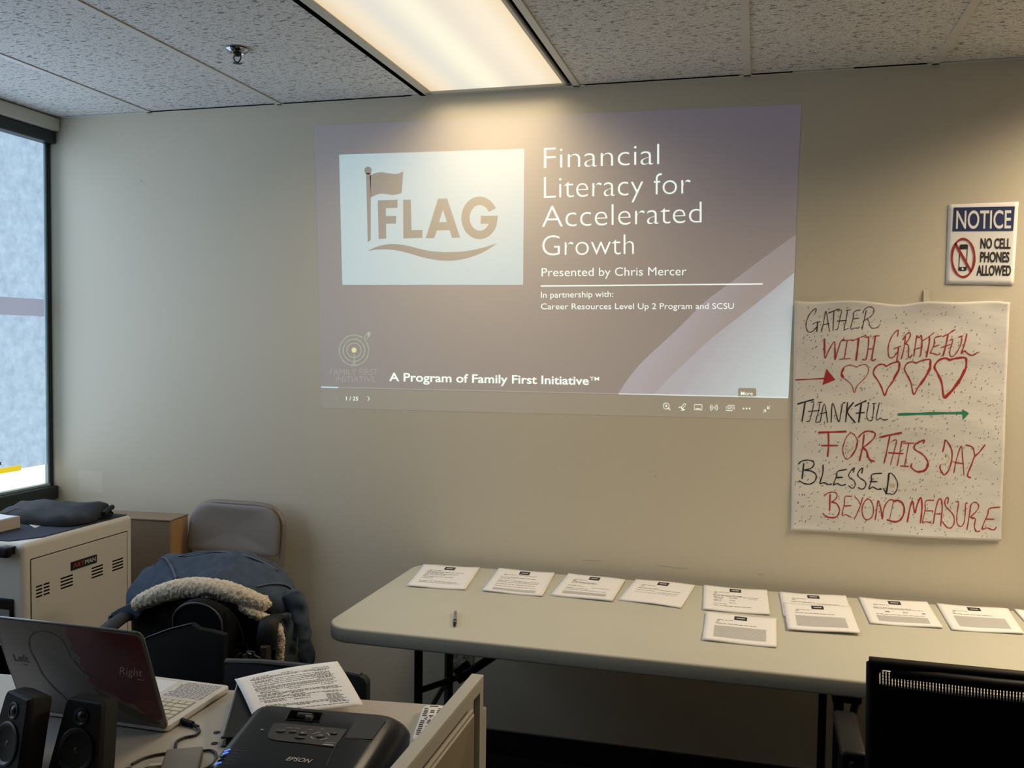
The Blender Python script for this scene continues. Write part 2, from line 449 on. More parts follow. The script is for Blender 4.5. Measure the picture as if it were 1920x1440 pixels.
# fire sprinkler
chrome = mat('chrome', (0.35, 0.36, 0.37), rough=0.12, metal=1.0)
dkchrome = mat('dark_chrome', (0.06, 0.06, 0.06), rough=0.25, metal=0.9)
s = thing('fire_sprinkler', 'chrome fire sprinkler head hanging from the ceiling tile left of the lit panel', 'sprinkler', (1.336, -0.662, CEIL - 0.002))
obj('escutcheon', MB().lathe([(0.012, 0.002), (0.036, 0.0015), (0.038, -0.001), (0.028, -0.010), (0.022, -0.012), (0.012, -0.004)]), chrome, s)
obj('body', MB().lathe([(0.011, 0.0), (0.013, -0.010), (0.012, -0.018), (0.007, -0.022)]), dkchrome, s)
for sx in (-1, 1): obj('yoke_arm', MB().tube([(0.010*sx, 0, -0.016), (0.014*sx, 0, -0.026), (0.009*sx, 0, -0.036), (0.002*sx, 0, -0.041)], 0.0022, 8), dkchrome, s)
df = MB().lathe([(0.002, -0.040), (0.006, -0.042), (0.006, -0.046), (0.002, -0.046)])
for k in range(8):
    a = k*pi/4; df.box((0.010*cos(a), 0.010*sin(a), -0.044), (0.010, 0.0045, 0.0015), rot=Matrix.Rotation(a, 4, 'Z'))
obj('deflector', df, dkchrome, s, smooth=False)

# double wall outlet under the table
t = thing('wall_outlet', 'beige two-gang power outlet on the end wall under the folding table', 'outlet', (1.905, 0, 0.36))
pl = mat('almond_plastic', (0.42, 0.38, 0.30), rough=0.45)
obj('cover_plate', MB().box2((-0.057, -0.006, -0.057), (0.057, 0, 0.057), 0.003), pl, t)
for sx in (-0.023, 0.023):
    for sz in (-0.02, 0.02):
        q = obj('socket', MB().lathe([(0.016, 0.006), (0.0165, 0.0075), (0.014, 0.008)], (sx, 0, sz), axis='Y'), pl, t)
        k = MB()
        for dx in (-0.006, 0.006): k.box((sx + dx, -0.0082, sz + 0.003), (0.002, 0.001, 0.008))
        k.box((sx, -0.0082, sz - 0.008), (0.005, 0.001, 0.004))
        obj('socket_slots', k, gap_m, q, smooth=False)
# ------------------------------------------------------------------ the slide on the end wall: thin glowing layers, projector light put into their emission
def glow_paint(name, e):
    return mat(name, (0.66, 0.60, 0.468), rough=0.72, spec=0.25, emis=e, estr=1.0)
def glow_fade(name, p0, p1, c0, c1):
    """emission standing for projector light, changing across the slide, between two wall points (x, z)"""
    m = glow_paint(name, (0, 0, 0)); t = NT(m); b = t.n['Principled BSDF']
    g = t.new('ShaderNodeNewGeometry'); sub = t.new('ShaderNodeVectorMath', operation='SUBTRACT'); sub.inputs[1].default_value = (p0[0], 0, p0[1])
    dot = t.new('ShaderNodeVectorMath', operation='DOT_PRODUCT'); d = Vector((p1[0] - p0[0], 0, p1[1] - p0[1])); dot.inputs[1].default_value = d/d.length_squared
    t.link(g.outputs['Position'], sub.inputs[0]); t.link(sub.outputs[0], dot.inputs[0])
    r = t.new('ShaderNodeValToRGB'); r.color_ramp.elements[0].color = (*c0, 1); r.color_ramp.elements[1].color = (*c1, 1)
    t.link(dot.outputs['Value'], r.inputs[0]); t.link(r.outputs[0], b.inputs['Emission Color'])
    return m
S = thing('projected_slide', 'projected title slide on the end wall with white flag logo box and thin title', 'projected slide', (2.2, 0, 1.33))
def layer(k): return on_wall(0.0004 + 0.0002*k)
def shape(name, loops, m, k, parent=S):
    b = MB(); f = layer(k)
    for lp in loops: b.face([f(x, y) for x, y in lp])
    return obj(name, b, m, parent, smooth=False, world=True, recalc=False)
def curve2(pts, n=6): return [(q.x, q.y) for q in catmull([(a, b) for a, b in [p for p in pts]] and [Vector((a, b)) for a, b in pts], n)]
M_bg = glow_paint('slide_plum_light', (0.005, 0.004, 0.042))
M_bar = glow_paint('slide_toolbar_light', (0.012, 0.016, 0.026))
M_white = glow_paint('slide_white_light', (0.20, 0.33, 0.40))
M_ink = glow_paint('slide_dark_logo_light', (0.006, 0.004, 0.022))
M_text = glow_paint('slide_text_light', (0.62, 0.74, 0.72))
M_dim = glow_paint('slide_dim_light', (0.10, 0.10, 0.12))
shape('toolbar_band', [[(602, 726), (1478, 746), (1478, 787), (602, 765)]], M_bar, 0)
shape('backdrop', [[(590, 235), (1503, 195), (1478, 745.5), (602, 725.5)]], M_bg, 1)
band1 = [(1159, 738), (1178.5, 709), (1203.7, 679), (1240.4, 644.8), (1279.4, 608), (1322.8, 565), (1373.8, 527), (1432, 483), (1492.5, 439.6)]
band2 = [(1225.5, 739.9), (1254, 709), (1286, 679), (1327.5, 640), (1372.7, 604), (1428, 561), (1489.5, 511)]
p_a = wall_xz(1240, 645); p_b = wall_xz(1315, 690); p_c = wall_xz(1330, 645); p_d = wall_xz(1475, 745)
shape('pale_swoosh', [curve2(band1) + curve2(band2)[::-1]], glow_fade('slide_swoosh_light', p_a, p_b, (0.125, 0.130, 0.215), (0.075, 0.070, 0.115)), 2)
shape('bright_corner', [curve2(band2) + [(1478.2, 745.5)]], glow_fade('slide_corner_light', p_c, p_d, (0.14, 0.165, 0.25), (0.27, 0.41, 0.47)), 2)
shape('logo_box', [[(636, 290), (983, 279), (981, 534), (642, 534)]], M_white, 2)
lb = MB(); fw = layer(3)
def LG(pts): return [(580 + x/3.79, 180 + y/3.79) for x, y in pts]
def lg_face(pts): lb.face([fw(*q) for q in LG(pts)])
flag_top = curve2([(430, 566), (470, 548), (520, 543), (580, 552), (630, 552), (668, 536)], 4)
flag_bot = curve2([(658, 688), (630, 698), (590, 704), (540, 696), (490, 698), (437, 722)], 4)
lg_face([(418 + 26*cos(2*pi*k/24), 530 + 28*sin(2*pi*k/24)) for k in range(24)])
lg_face([(404, 548), (438, 548), (437, 1022), (416, 1040)])
lg_face(flag_top + flag_bot)
lg_face([(487, 742), (628, 737), (627, 795), (545, 797), (545, 853), (618, 852), (617, 907), (546, 908), (547, 1013), (493, 1016)])
lg_face([(667, 738), (722, 737), (727, 953), (805, 951), (804, 1008), (669, 1012)])
lg_face([(915, 730), (980, 728), (978, 808), (950, 808), (922, 897), (978, 895), (950, 808), (980, 728), (1072, 1006), (1015, 1008), (997, 953), (907, 955), (888, 1010), (828, 1011)]) if False else None
lg_face([(915, 730), (948, 729), (950, 808), (922, 897), (950, 896), (950, 954), (907, 955), (888, 1010), (828, 1011)])
lg_face([(948, 729), (980, 728), (1072, 1006), (1015, 1008), (997, 953), (950, 954), (950, 896), (978, 895), (950, 808)])
outer = [(1210 + 129*cos(radians(a)), 866 + 151*sin(radians(a))) for a in range(-29, -346, -6)]
inner = [(1212 + 72*cos(radians(a)), 866 + 91*sin(radians(a))) for a in range(-331, -27, 6)]
lg_face(outer + [(1341, 850), (1218, 852), (1218, 908), (1278, 908)] + inner + [(1280, 823), (1333, 793)])
sw_t = curve2([(413, 1102), (470, 1075), (540, 1056), (610, 1053), (690, 1062), (780, 1085), (870, 1103), (960, 1109), (1060, 1107), (1150, 1097), (1240, 1076), (1338, 1045)], 4)
sw_b = curve2([(1290, 1078), (1220, 1118), (1130, 1150), (1050, 1167), (980, 1171), (900, 1165), (800, 1145), (700, 1115), (620, 1097), (540, 1090), (470, 1092)], 4)
lg_face(sw_t + sw_b)
obj('flag_logo', lb, M_ink, S, smooth=False, world=True, recalc=False)
def line(name, rows, m=M_text, k=3, offset=0.0, space=1.0):
    b = MB(); f = layer(k)
    for s_, a, e, cap in rows:
        d = Vector((e[0] - a[0], e[1] - a[1])); lean = -0.045*cap
        put_text(b, s_, a, e, (lean*0.0, -cap), f, offset, space)
    return obj(name, b, m, S, smooth=False, world=True, recalc=False)
line('title_text', [('Financial', (1020, 316.2), (1236, 308.4), 38.5), ('Literacy for', (1020, 372), (1295, 363.2), 39.5), ('Accelerated', (1016.5, 426.5), (1315.5, 417.7), 39.5), ('Growth', (1017, 479.6), (1188.6, 477.0), 37.5)], offset=-0.016)
line('presenter_text', [('Presented by Chris Mercer', (1015.6, 518.4), (1287, 516), 15.5)], offset=-0.004)
shape('divider_line', [[(1014, 535.2), (1430, 531.3), (1430, 533.6), (1014, 537.6)]], M_text, 3)
line('partner_text', [('In partnership with:', (1014.4, 558.4), (1149.8, 556.9), 11.2), ('Career Resources Level Up 2 Program and SCSU', (1014.4, 580), (1375.9, 579.2), 10.9)], offset=-0.001)
line('program_text', [('A Program of Family First Initiative', (729.7, 714.4), (1104, 721.5), 15.6)], offset=0.018)
line('trademark_text', [('TM', (1106, 713.2), (1123.5, 713.4), 6.6)], offset=0.012)
M_emb = glow_paint('slide_pale_green_light', (0.115, 0.185, 0.125))
M_emt = glow_paint('slide_grey_emblem_light', (0.11, 0.12, 0.12))
eb = MB(); f3 = layer(3)
for rx, ry, gapped in ((27.5, 28.6, True), (20.2, 20.8, False), (13.2, 13.6, False)):
    n = 48
    ring = [(664 + rx*cos(a), 657 + ry*sin(a)) for a in [(-0.62 + 2*pi*k/n) for k in range(n if not gapped else n - 2)]]
    ribbon(eb, ring, 2.0, f3, 1, closed=not gapped)
ribbon(eb, [(664, 664), (664.2, 674), (664.2, 685)], 1.8, f3); ribbon(eb, [(660, 684), (664, 680), (668, 684)], 1.4, f3)
ribbon(eb, [(685, 639.5), (684, 633), (688, 626), (693, 622.5), (694.5, 626), (692, 631), (687, 636)], 1.8, f3)
eb.face([f3(x, y) for x, y in ((688, 626.5), (693, 623), (694.2, 627), (690.5, 631.5))])
obj('family_emblem', eb, M_emb, S, smooth=False, world=True, recalc=False)
cb = MB(); cb.face([f3(664 + 4.6*cos(2*pi*k/20), 656.5 + 4.8*sin(2*pi*k/20)) for k in range(20)])
obj('emblem_dot', cb, glow_paint('slide_yellow_light', (0.45, 0.46, 0.16)), S, smooth=False, world=True, recalc=False)
line('emblem_text', [('FAMILY FIRST', (619.2, 702.9), (709.2, 703.3), 11.0), ('INITIATIVE', (630, 716.7), (703.3, 716.7), 10.4)], m=M_emt, offset=-0.006)
shape('progress_bar', [[(602, 724.6), (634, 725.4), (634, 727.6), (602, 726.8)]], glow_paint('slide_cyan_light', (0.32, 0.55, 0.62)), 3)
shape('timeline_line', [[(634, 725.6), (1160, 737.4), (1160, 739.3), (634, 727.4)]], M_dim, 3)
shape('timeline_bright_line', [[(1160, 737.4), (1478, 744.4), (1478, 746.8), (1160, 739.3)]], glow_paint('slide_line_light', (0.42, 0.52, 0.55)), 3)
line('page_text', [('1 / 25', (649, 750.7), (671.7, 751), 7.2)], offset=0.01)
ic = MB(); f4 = layer(4)
def R2(pts, w=1.3, cl=False, n=4, sm=False): ribbon(ic, pts, w, f4, n, cl, sm)
def arc(cx, cy, rx, ry, a0, a1, w=1.4, n=14, cl=False): R2([(cx + rx*cos(radians(a0 + (a1 - a0)*k/n)), cy + ry*sin(radians(a0 + (a1 - a0)*k/n))) for k in range(n + (0 if cl else 1))], w, cl)
M_ico = glow_paint('slide_icon_light', (0.55, 0.62, 0.58))
def icon(name):
    global ic
    obj(name, ic, M_ico, S, smooth=False, world=True, recalc=False); ic = MB()
R2([(690, 743.6), (693.2, 747.4), (690, 751)], 1.3)
icon('forward_arrow')
arc(1249.2, 761.2, 5.6, 5.8, 0, 360, cl=True); R2([(1253, 765), (1256.6, 768.5)], 1.8); R2([(1246.8, 761.2), (1251.6, 761.2)]); R2([(1249.2, 758.8), (1249.2, 763.6)])
icon('zoom_icon')
R2([(1286, 757), (1283, 756.5), (1277.5, 763.5), (1278.6, 765.6), (1281, 765), (1286.3, 758.3)], 1.3, True); R2([(1273, 764.5), (1276, 762.8), (1279, 766.5), (1284, 768.4), (1278, 769.2)], 1.7, sm=True)
icon('pen_icon')
R2([(1302, 758.6), (1316, 758.8), (1316, 768.6), (1302, 768.4)], 1.6, True); R2([(1304.5, 766.2), (1313.5, 766.4)], 1.4)
icon('keyboard_icon')
arc(1338.6, 764.2, 4, 4.2, -55, 55); arc(1338.6, 764.2, 7, 7, -50, 50); arc(1338.6, 764.2, 4, 4.2, 125, 235); arc(1338.6, 764.2, 7, 7, 130, 230)
arc(1338.6, 764.2, 0.9, 0.9, 0, 360, 1.6, 10, True)
icon('broadcast_icon')
R2([(1361.5, 763), (1373, 763.2), (1373, 770), (1361.5, 769.8)], 1.5, True); R2([(1365, 760), (1376.4, 760.2), (1376.4, 767)], 1.5); R2([(1364.5, 766.4), (1370, 766.5)], 1.4)
icon('cards_icon')
for x in (1394, 1399.8, 1405.4): arc(x, 766, 0.9, 0.9, 0, 360, 1.8, 10, True)
icon('dots_icon')
R2([(1443.5, 761.5), (1439, 766)], 1.3); R2([(1439, 762), (1438.8, 766.2), (1443, 766.3)], 1.3); R2([(1431, 773), (1435.5, 768.6)], 1.3); R2([(1431.6, 768.5), (1435.8, 768.4), (1435.8, 772.5)], 1.3)
icon('collapse_icon')
R2_pts = [(632, 743.6), (628.8, 747), (632, 750.6)]
bk = MB(); ribbon(bk, R2_pts, 1.2, f4, 4, False, False); obj('back_arrow', bk, M_dim, S, smooth=False, world=True, recalc=False)
tp = []
for cx, cy, a in ((1415, 730.5, -90), (1415, 743, 0), (1387, 743, 90), (1387, 730.5, 180)):
    tp += [(cx + 3*cos(radians(a + 30*k)), cy + 3*sin(radians(a + 30*k)) + 0.012*(cx - 1400)) for k in range(4)]
shape('tooltip', [tp], M_bar, 3); shape('tooltip_pointer', [[(1396, 746), (1404, 746), (1400, 750)]], M_bar, 3)
line('tooltip_text', [('More', (1389.2, 740.8), (1411.5, 741.2), 6.8)], k=4, offset=0.002)

# ------------------------------------------------------------------ notice sign
sgn = thing('notice_sign', 'white paper notice with blue heading and crossed-out phone taped to the end wall', 'sign', (3.715, 0, 1.82))
paper_m = mat('white_paper', (0.84, 0.835, 0.82), rough=0.7, spec=0.2)
blk = mat('black_print', (0.012, 0.011, 0.012), rough=0.6); red = mat('red_print', (0.33, 0.015, 0.015), rough=0.6)
blue = mat('navy_print', (0.010, 0.022, 0.11), rough=0.6)
def SG(dy):
    f = on_wall(dy); return lambda x, y: f(1740 + x/7.578, 360 + y/7.578)
q = [(288, 178), (1285, 140), (1212, 1325), (250, 1312)]
shb = MB()
g = SG(0.0)
def sheet_pt(u, v):
    a = Vector(q[0]).lerp(Vector(q[1]), u); b_ = Vector(q[3]).lerp(Vector(q[2]), u); c = a.lerp(b_, v)
    p = Vector(g(c.x, c.y)); p.y = -0.0025 - 0.006*max(0, v - 0.8)**1.5*(1 + sin(u*9)); return p
shb.grid(sheet_pt, 16, 16)
o = obj('paper_sheet', shb, paper_m, sgn, world=True); sm = o.modifiers.new('thickness', 'SOLIDIFY'); sm.thickness = 0.0006; sm.offset = 0
def sg_part(name, m, fill, k=1):
    b = MB(); f = SG(0.0036 + 0.0004*k); fill(b, f); return obj(name, b, m, sgn, smooth=False, world=True, recalc=False)
sg_part('heading_panel', blue, lambda b, f: b.face([f(*p) for p in ((365, 222), (1230, 207), (1205, 553), (345, 560))]))
sg_part('heading_text', paper_m, lambda b, f: put_text(b, 'NOTICE', (393, 522), (1172, 515), (8, -253), f, 0.012), 2)
def rules(b, f):
    put_text(b, 'NO CELL', (740, 800), (1168, 804), (6, -143), f, 0.03)
    put_text(b, 'PHONES', (735, 994), (1150, 996), (6, -143), f, 0.03)
    put_text(b, 'ALLOWED', (685, 1184), (1172, 1187), (6, -143), f, 0.03)
sg_part('rule_text', blk, rules)
def phone(b, f):
    b.face([f(*p) for p in ((460, 748), (552, 745), (566, 760), (562, 812), (448, 814), (446, 762))])
    b.face([f(*p) for p in ((432, 1068), (545, 1066), (543, 1108), (532, 1122), (442, 1122), (429, 1108))])
    b.face([f(*p) for p in ((447, 812), (458, 812), (441, 1068), (431, 1068))]); b.face([f(*p) for p in ((550, 812), (561, 812), (547, 1068), (537, 1068))])
sg_part('phone_icon', blk, phone)
sg_part('phone_button', paper_m, lambda b, f: b.face([f(488 + 15*cos(2*pi*k/16), 1093 + 17*sin(2*pi*k/16)) for k in range(16)]), 2)
def ban(b, f):
    ribbon(b, [(497 + 160*cos(2*pi*k/40), 938 + 270*sin(2*pi*k/40)) for k in range(40)], 34, f, 1, True); ribbon(b, [(392, 745), (602, 1118)], 36, f)
sg_part('prohibition_ring', red, ban, 3)

# ------------------------------------------------------------------ hand-lettered poster
P0 = [(1490, 565), (1892, 566), (1876, 1014), (1483, 993)]
PO = thing('gratitude_poster', 'large white flip-chart poster hand-lettered in black and red marker under the notice sign', 'poster', (3.47, 0, 0.955))
def wav(x, z):
    e = 0.0045*noise.noise(Vector((x*3.1, z*7.0, 3.3))) + 0.0022*noise.noise(Vector((x*9, z*17, 8.1)))
    lift = 0.012*max(0.0, (1.05 - z)/0.1)**2*(0.5 + 0.5*sin(x*11)) + 0.008*max(0.0, (z - 1.70)/0.06)**2*(0.5 + 0.5*sin(x*23 + 1))
    return 0.007 + e + min(lift, 0.016)
wall0 = on_wall(0)
def pos(px, py, up=0.0):
    x, _, z = wall0(px, py); return (x, -wav(x, z) - up, z)
pb = MB()
def poster_pt(u, v):
    t = Vector(P0[0]).lerp(Vector(P0[1]), u); b_ = Vector(P0[3]).lerp(Vector(P0[2]), u)
    t.y += 6.0*math.exp(-((u - 0.5)/0.09)**2) + 1.2*sin(u*19)
    if u > 0.97: t.y += 1
    c = t.lerp(b_, v); return pos(c.x, c.y)
pb.grid(poster_pt, 70, 90)
pp_m = mat('newsprint_white_paper', (0.73, 0.71, 0.665), rough=0.75, spec=0.15, var=0.03, vscale=5, bump=0.25, bscale=14, stretch=(1, 1, 3))
o = obj('poster_sheet', pb, pp_m, PO, world=True, ang=180); sm = o.modifiers.new('thickness', 'SOLIDIFY'); sm.thickness = 0.0005; sm.offset = -1
CR = {'A': (1480, 560, 8.727), 'B': (1640, 600, 8.727), 'C': (1480, 660, 5.0526), 'D': (1480, 790, 8.727), 'E': (1660, 800, 8.727), 'F': (1480, 890, 8.727), 'G': (1680, 900, 8.727)}
INK = {
'black_lettering': [
 ('A', 14, [(425,225),(435,165),(380,195),(320,270),(280,370),(270,450),(290,520),(330,550),(390,525),(440,470)]), ('A', 12, [(380,420),(440,385),(505,378)]), ('A', 19, [(460,385),(447,540)]),
 ('A', 14, [(520,545),(555,400),(595,205),(630,380),(655,540)]), ('A', 14, [(560,425),(650,405)]),
 ('A', 16, [(640,235),(730,200),(815,172)]), ('A', 15, [(725,205),(712,520)]),
 ('A', 12, [(790,205),(850,195),(825,330),(790,490),(750,510)]), ('A', 18, [(780,368),(930,355)]), ('A', 12, [(925,195),(1000,180)]), ('A', 13, [(950,190),(925,350),(895,500),(965,488)]),
 ('A', 13, [(1155,185),(1060,215),(1040,330),(1000,490),(1080,478),(1120,485),(1140,462)]), ('A', 13, [(1035,335),(1135,315)]),
 ('A', 14, [(1185,505),(1215,380),(1255,195)]), ('A', 13, [(1200,240),(1220,190),(1270,145),(1330,135),(1375,165),(1375,230),(1320,300),(1260,335),(1200,375)]), ('A', 13, [(1270,330),(1300,380),(1310,440),(1350,480),(1410,480),(1465,455)]),
 ('C', 14, [(78,492),(150,470),(228,450)]), ('C', 14, [(150,470),(120,655)]), ('C', 8, [(205,478),(232,473),(215,560),(190,650),(160,655)]), ('C', 9, [(178,562),(285,552)]), ('C', 8, [(270,478),(312,473)]), ('C', 8, [(292,475),(275,560),(250,660),(280,660)]),
 ('C', 9, [(290,665),(330,490),(362,665)]), ('C', 9, [(290,582),(355,570)]), ('C', 10, [(395,665),(410,480),(465,660),(490,560),(505,490),(528,478)]),
 ('C', 13, [(550,480),(532,660)]), ('C', 14, [(605,478),(550,565),(620,665)]), ('C', 14, [(622,510),(680,480),(725,462)]), ('C', 17, [(680,485),(655,660)]), ('C', 12, [(630,578),(708,572)]),
 ('C', 9, [(740,485),(752,482),(735,560),(733,620),(755,648),(785,630),(800,490)]), ('C', 8, [(785,488),(820,485)]), ('C', 9, [(850,482),(820,635),(860,625),(890,642),(930,635)]),
 ('D', 22, [(150,695),(200,650),(290,630),(370,645),(405,690),(360,760),(245,795)]), ('D', 25, [(235,690),(210,930)]), ('D', 22, [(245,795),(350,810),(420,850),(440,910),(410,980),(340,1020),(250,1015),(165,970)]),
 ('D', 22, [(550,710),(545,850),(500,1010),(560,1000),(640,1030),(690,1022)]), ('D', 20, [(930,785),(790,815),(770,900),(720,1035),(780,1015),(850,1045),(915,1030)]), ('D', 26, [(765,915),(865,912)]),
 ('D', 17, [(1045,830),(1065,755),(1010,800),(970,870),(985,920),(1050,960),(1075,1020),(1060,1075),(1020,1090),(970,1050)]), ('D', 20, [(1185,845),(1195,760),(1140,810),(1115,870),(1150,920),(1225,970),(1250,1020),(1230,1080),(1180,1105),(1125,1080)]),
 ('D', 21, [(1510,845),(1350,865),(1340,960),(1300,1100),(1360,1070),(1430,1105),(1500,1105)]), ('D', 22, [(1320,980),(1430,982)]), ('D', 30, [(1625,850),(1610,1000),(1580,1180)]), ('D', 18, [(1620,855),(1670,848),(1730,920),(1765,1010),(1755,1110),(1700,1185),(1640,1180),(1585,1170),(1530,1090)])],
'red_lettering': [
 ('A', 18, [(572,660),(570,800),(582,975),(640,850),(735,700),(740,850),(745,1000),(790,850),(840,700),(890,665)]), ('A', 30, [(572,662),(574,900)]), ('A', 26, [(742,800),(748,960)]),
 ('A', 18, [(870,685),(960,680),(1035,675)]), ('A', 16, [(945,685),(895,985)]), ('A', 16, [(820,990),(995,978)]), ('A', 15, [(1035,690),(1140,640),(1250,600)]), ('A', 32, [(1130,650),(1115,800),(1090,1000)]),
 ('A', 18, [(1235,630),(1300,625)]), ('A', 20, [(1295,630),(1285,800),(1250,990),(1195,995)]), ('A', 18, [(1290,825),(1375,815)]), ('A', 18, [(1375,615),(1465,605)]), ('A', 24, [(1405,612),(1375,800),(1345,1000),(1405,995)]),
 ('B', 18, [(370,265),(380,165),(320,210),(265,290),(225,400),(215,500),(230,600),(270,620),(320,590),(370,520)]), ('B', 16, [(310,470),(425,425)]), ('B', 22, [(385,440),(375,560),(350,690)]),
 ('B', 20, [(430,635),(470,480),(500,270)]), ('B', 20, [(455,325),(500,250),(565,205),(580,250),(550,320),(495,385)]), ('B', 21, [(495,385),(540,410),(550,500),(545,590),(570,615),(605,570)]),
 ('B', 20, [(635,590),(655,440),(685,255)]), ('B', 24, [(685,260),(720,290),(760,255),(765,400),(742,590)]), ('B', 16, [(655,475),(780,440)]),
 ('B', 17, [(770,345),(870,280),(960,210)]), ('B', 27, [(890,270),(885,380),(840,600)]), ('B', 20, [(1085,260),(980,290),(965,400),(910,530),(950,545),(1020,570),(1065,548)]), ('B', 18, [(960,440),(1045,405)]),
 ('B', 22, [(1110,270),(1200,225),(1305,160)]), ('B', 26, [(1195,235),(1160,400),(1115,580)]), ('B', 18, [(1085,450),(1225,400)]),
 ('B', 18, [(1225,330),(1270,320),(1240,440),(1220,530),(1235,590),(1280,590),(1340,520),(1400,400),(1420,265)]), ('B', 18, [(1365,280),(1440,258)]), ('B', 24, [(1500,230),(1460,400),(1410,545),(1460,505),(1510,545),(1570,575),(1630,560),(1670,530)]),
 ('D', 34, [(480,180),(700,172),(920,165)]), ('D', 27, [(638,185),(640,400),(625,570)]), ('D', 24, [(530,392),(790,392)]), ('D', 16, [(1000,178),(930,260),(880,400),(875,500),(905,590),(945,615),(1020,560),(1090,440),(1115,340),(1095,270),(1050,210),(1000,178)]), ('D', 28, [(1020,560),(1085,450),(1110,340)]),
 ('D', 27, [(1220,215),(1195,420),(1145,640)]), ('D', 26, [(1130,260),(1180,200),(1260,160),(1340,165),(1400,195),(1380,270),(1290,360),(1195,430)]), ('D', 34, [(1200,430),(1260,480),(1280,560),(1320,630),(1385,650)]),
 ('D', 32, [(1490,255),(1640,220),(1825,182)]), ('D', 24, [(1640,230),(1600,440),(1550,665)]),
 ('E', 17, [(115,225),(180,218),(150,360),(85,600)]), ('E', 24, [(50,422),(285,437)]), ('E', 18, [(255,240),(325,235)]), ('E', 19, [(265,240),(230,430),(190,630)]), ('E', 18, [(290,265),(465,265)]), ('E', 17, [(380,265),(350,420),(310,640)]), ('E', 22, [(245,638),(375,645)]),
 ('E', 26, [(615,265),(630,215),(560,240),(490,280),(465,340),(500,385),(580,430),(650,500),(690,580),(680,660),(620,720),(540,735),(470,710),(415,650),(425,605)]), ('E', 40, [(690,600),(670,670),(620,718),(540,735)]),
 ('E', 25, [(935,400),(960,290),(975,215),(1040,290),(1080,390),(1085,480),(1065,600),(1020,720),(955,780),(905,720),(885,660),(895,620)]), ('E', 18, [(1115,745),(1150,560),(1232,310),(1255,480),(1280,790)]), ('E', 18, [(1125,580),(1270,600)]),
 ('E', 22, [(1310,295),(1390,315),(1435,365),(1455,480)]), ('E', 25, [(1620,295),(1530,410),(1450,490),(1400,620),(1345,760),(1345,810),(1385,828)]),
 ('F', 18, [(570,345),(620,300),(690,280),(755,290),(780,340),(750,400),(690,440)]), ('F', 25, [(665,320),(655,580)]), ('F', 24, [(690,440),(770,470),(815,550),(805,630),(760,685),(680,695),(600,675),(550,630)]),
 ('F', 17, [(1015,350),(910,355),(895,480),(860,650),(920,645),(1005,690)]), ('F', 20, [(895,505),(1005,500)]), ('F', 15, [(1065,355),(1120,410),(1160,480)]), ('F', 18, [(1195,370),(1165,480),(1115,600),(1060,715)]),
 ('F', 19, [(1275,385),(1215,450),(1185,550),(1195,650),(1230,715),(1280,725),(1340,690),(1370,610),(1365,500),(1330,420),(1275,385)]), ('F', 21, [(1400,725),(1425,560),(1450,415),(1490,540),(1515,720),(1530,600),(1570,480),(1640,405),(1710,415)]),
 ('F', 12, [(1700,430),(1670,560),(1635,715)]), ('F', 32, [(1705,430),(1780,415),(1850,470),(1875,560),(1850,670),(1790,740),(1710,760),(1600,730)]),
 ('G', 27, [(178,670),(215,480),(265,340),(300,530),(340,400),(400,280),(420,400),(410,550),(390,690)]), ('G', 17, [(610,325),(480,340),(470,480),(425,680),(480,670),(570,695)]), ('G', 18, [(470,495),(595,497)]),
 ('G', 21, [(600,700),(640,480),(690,315),(735,320),(750,450),(720,740)]), ('G', 14, [(640,545),(745,550)]), ('G', 20, [(835,375),(850,295),(815,290),(790,350),(810,430),(880,500),(935,580),(945,670),(920,740),(870,775),(810,750),(750,670)]),
 ('G', 17, [(975,352),(1015,350),(1000,480),(985,620),(1000,720),(1050,750),(1100,700),(1125,560),(1130,380),(1160,375)]), ('G', 20, [(1150,800),(1185,620),(1215,400)]), ('G', 18, [(1205,420),(1250,365),(1310,365),(1345,420),(1310,500),(1205,600)]), ('G', 20, [(1215,605),(1290,630),(1275,720),(1285,800),(1320,835),(1360,825)]),
 ('G', 20, [(1690,435),(1520,460),(1490,560),(1400,785),(1480,775),(1560,805),(1610,800),(1630,765)]), ('G', 19, [(1460,632),(1595,635)])],
'hearts': [
 ('C', 8, [(635,142),(600,128),(555,125),(510,150),(490,200),(495,235),(540,265),(590,315),(615,385),(640,320),(700,260),(745,195),(745,140),(715,118),(670,125),(635,142)]), ('C', 20, [(512,155),(495,200),(508,238)]),
 ('C', 15, [(918,135),(890,118),(850,118),(810,150),(795,205),(830,260),(870,330),(900,410),(930,345),(990,260),(1035,170),(1040,100),(1005,95),(950,115),(918,135)]), ('C', 22, [(990,250),(1035,165),(1040,110)]),
 ('C', 14, [(1200,105),(1160,92),(1110,110),(1088,160),(1110,210),(1150,290),(1175,400),(1220,330),(1290,235),(1330,150),(1335,80),(1300,70),(1240,85),(1200,105)]), ('C', 24, [(1240,305),(1290,230),(1330,150),(1333,95)]),
 ('C', 21, [(1515,75),(1470,58),(1410,80),(1372,140),(1400,200),(1440,290),(1465,430),(1530,375),(1610,270),(1665,160),(1672,75),(1650,52),(1570,60),(1515,75)]), ('C', 30, [(1480,420),(1540,360),(1610,265),(1655,175)])],
'red_arrow': [('C', 12, [(58,263),(200,256),(330,250)])],
'green_arrow': [('C', 26, [(1032,589),(1200,583),(1400,578),(1635,575)])],
'smiley': [('D', 22, [(915,440),(940,465),(975,470),(1010,455),(1030,430)]), ('D', 16, [(945,335),(955,350)]), ('D', 16, [(1040,345),(1045,358)]), ('E', 20, [(975,435),(1020,470),(1035,520),(1010,570),(960,605),(925,600)]), ('E', 16, [(920,515),(935,525)]),
 ('D', 14, [(1640,1010),(1650,1060),(1680,1070),(1710,1045),(1715,1010)]), ('D', 22, [(1650,1030),(1700,1035)])],
}
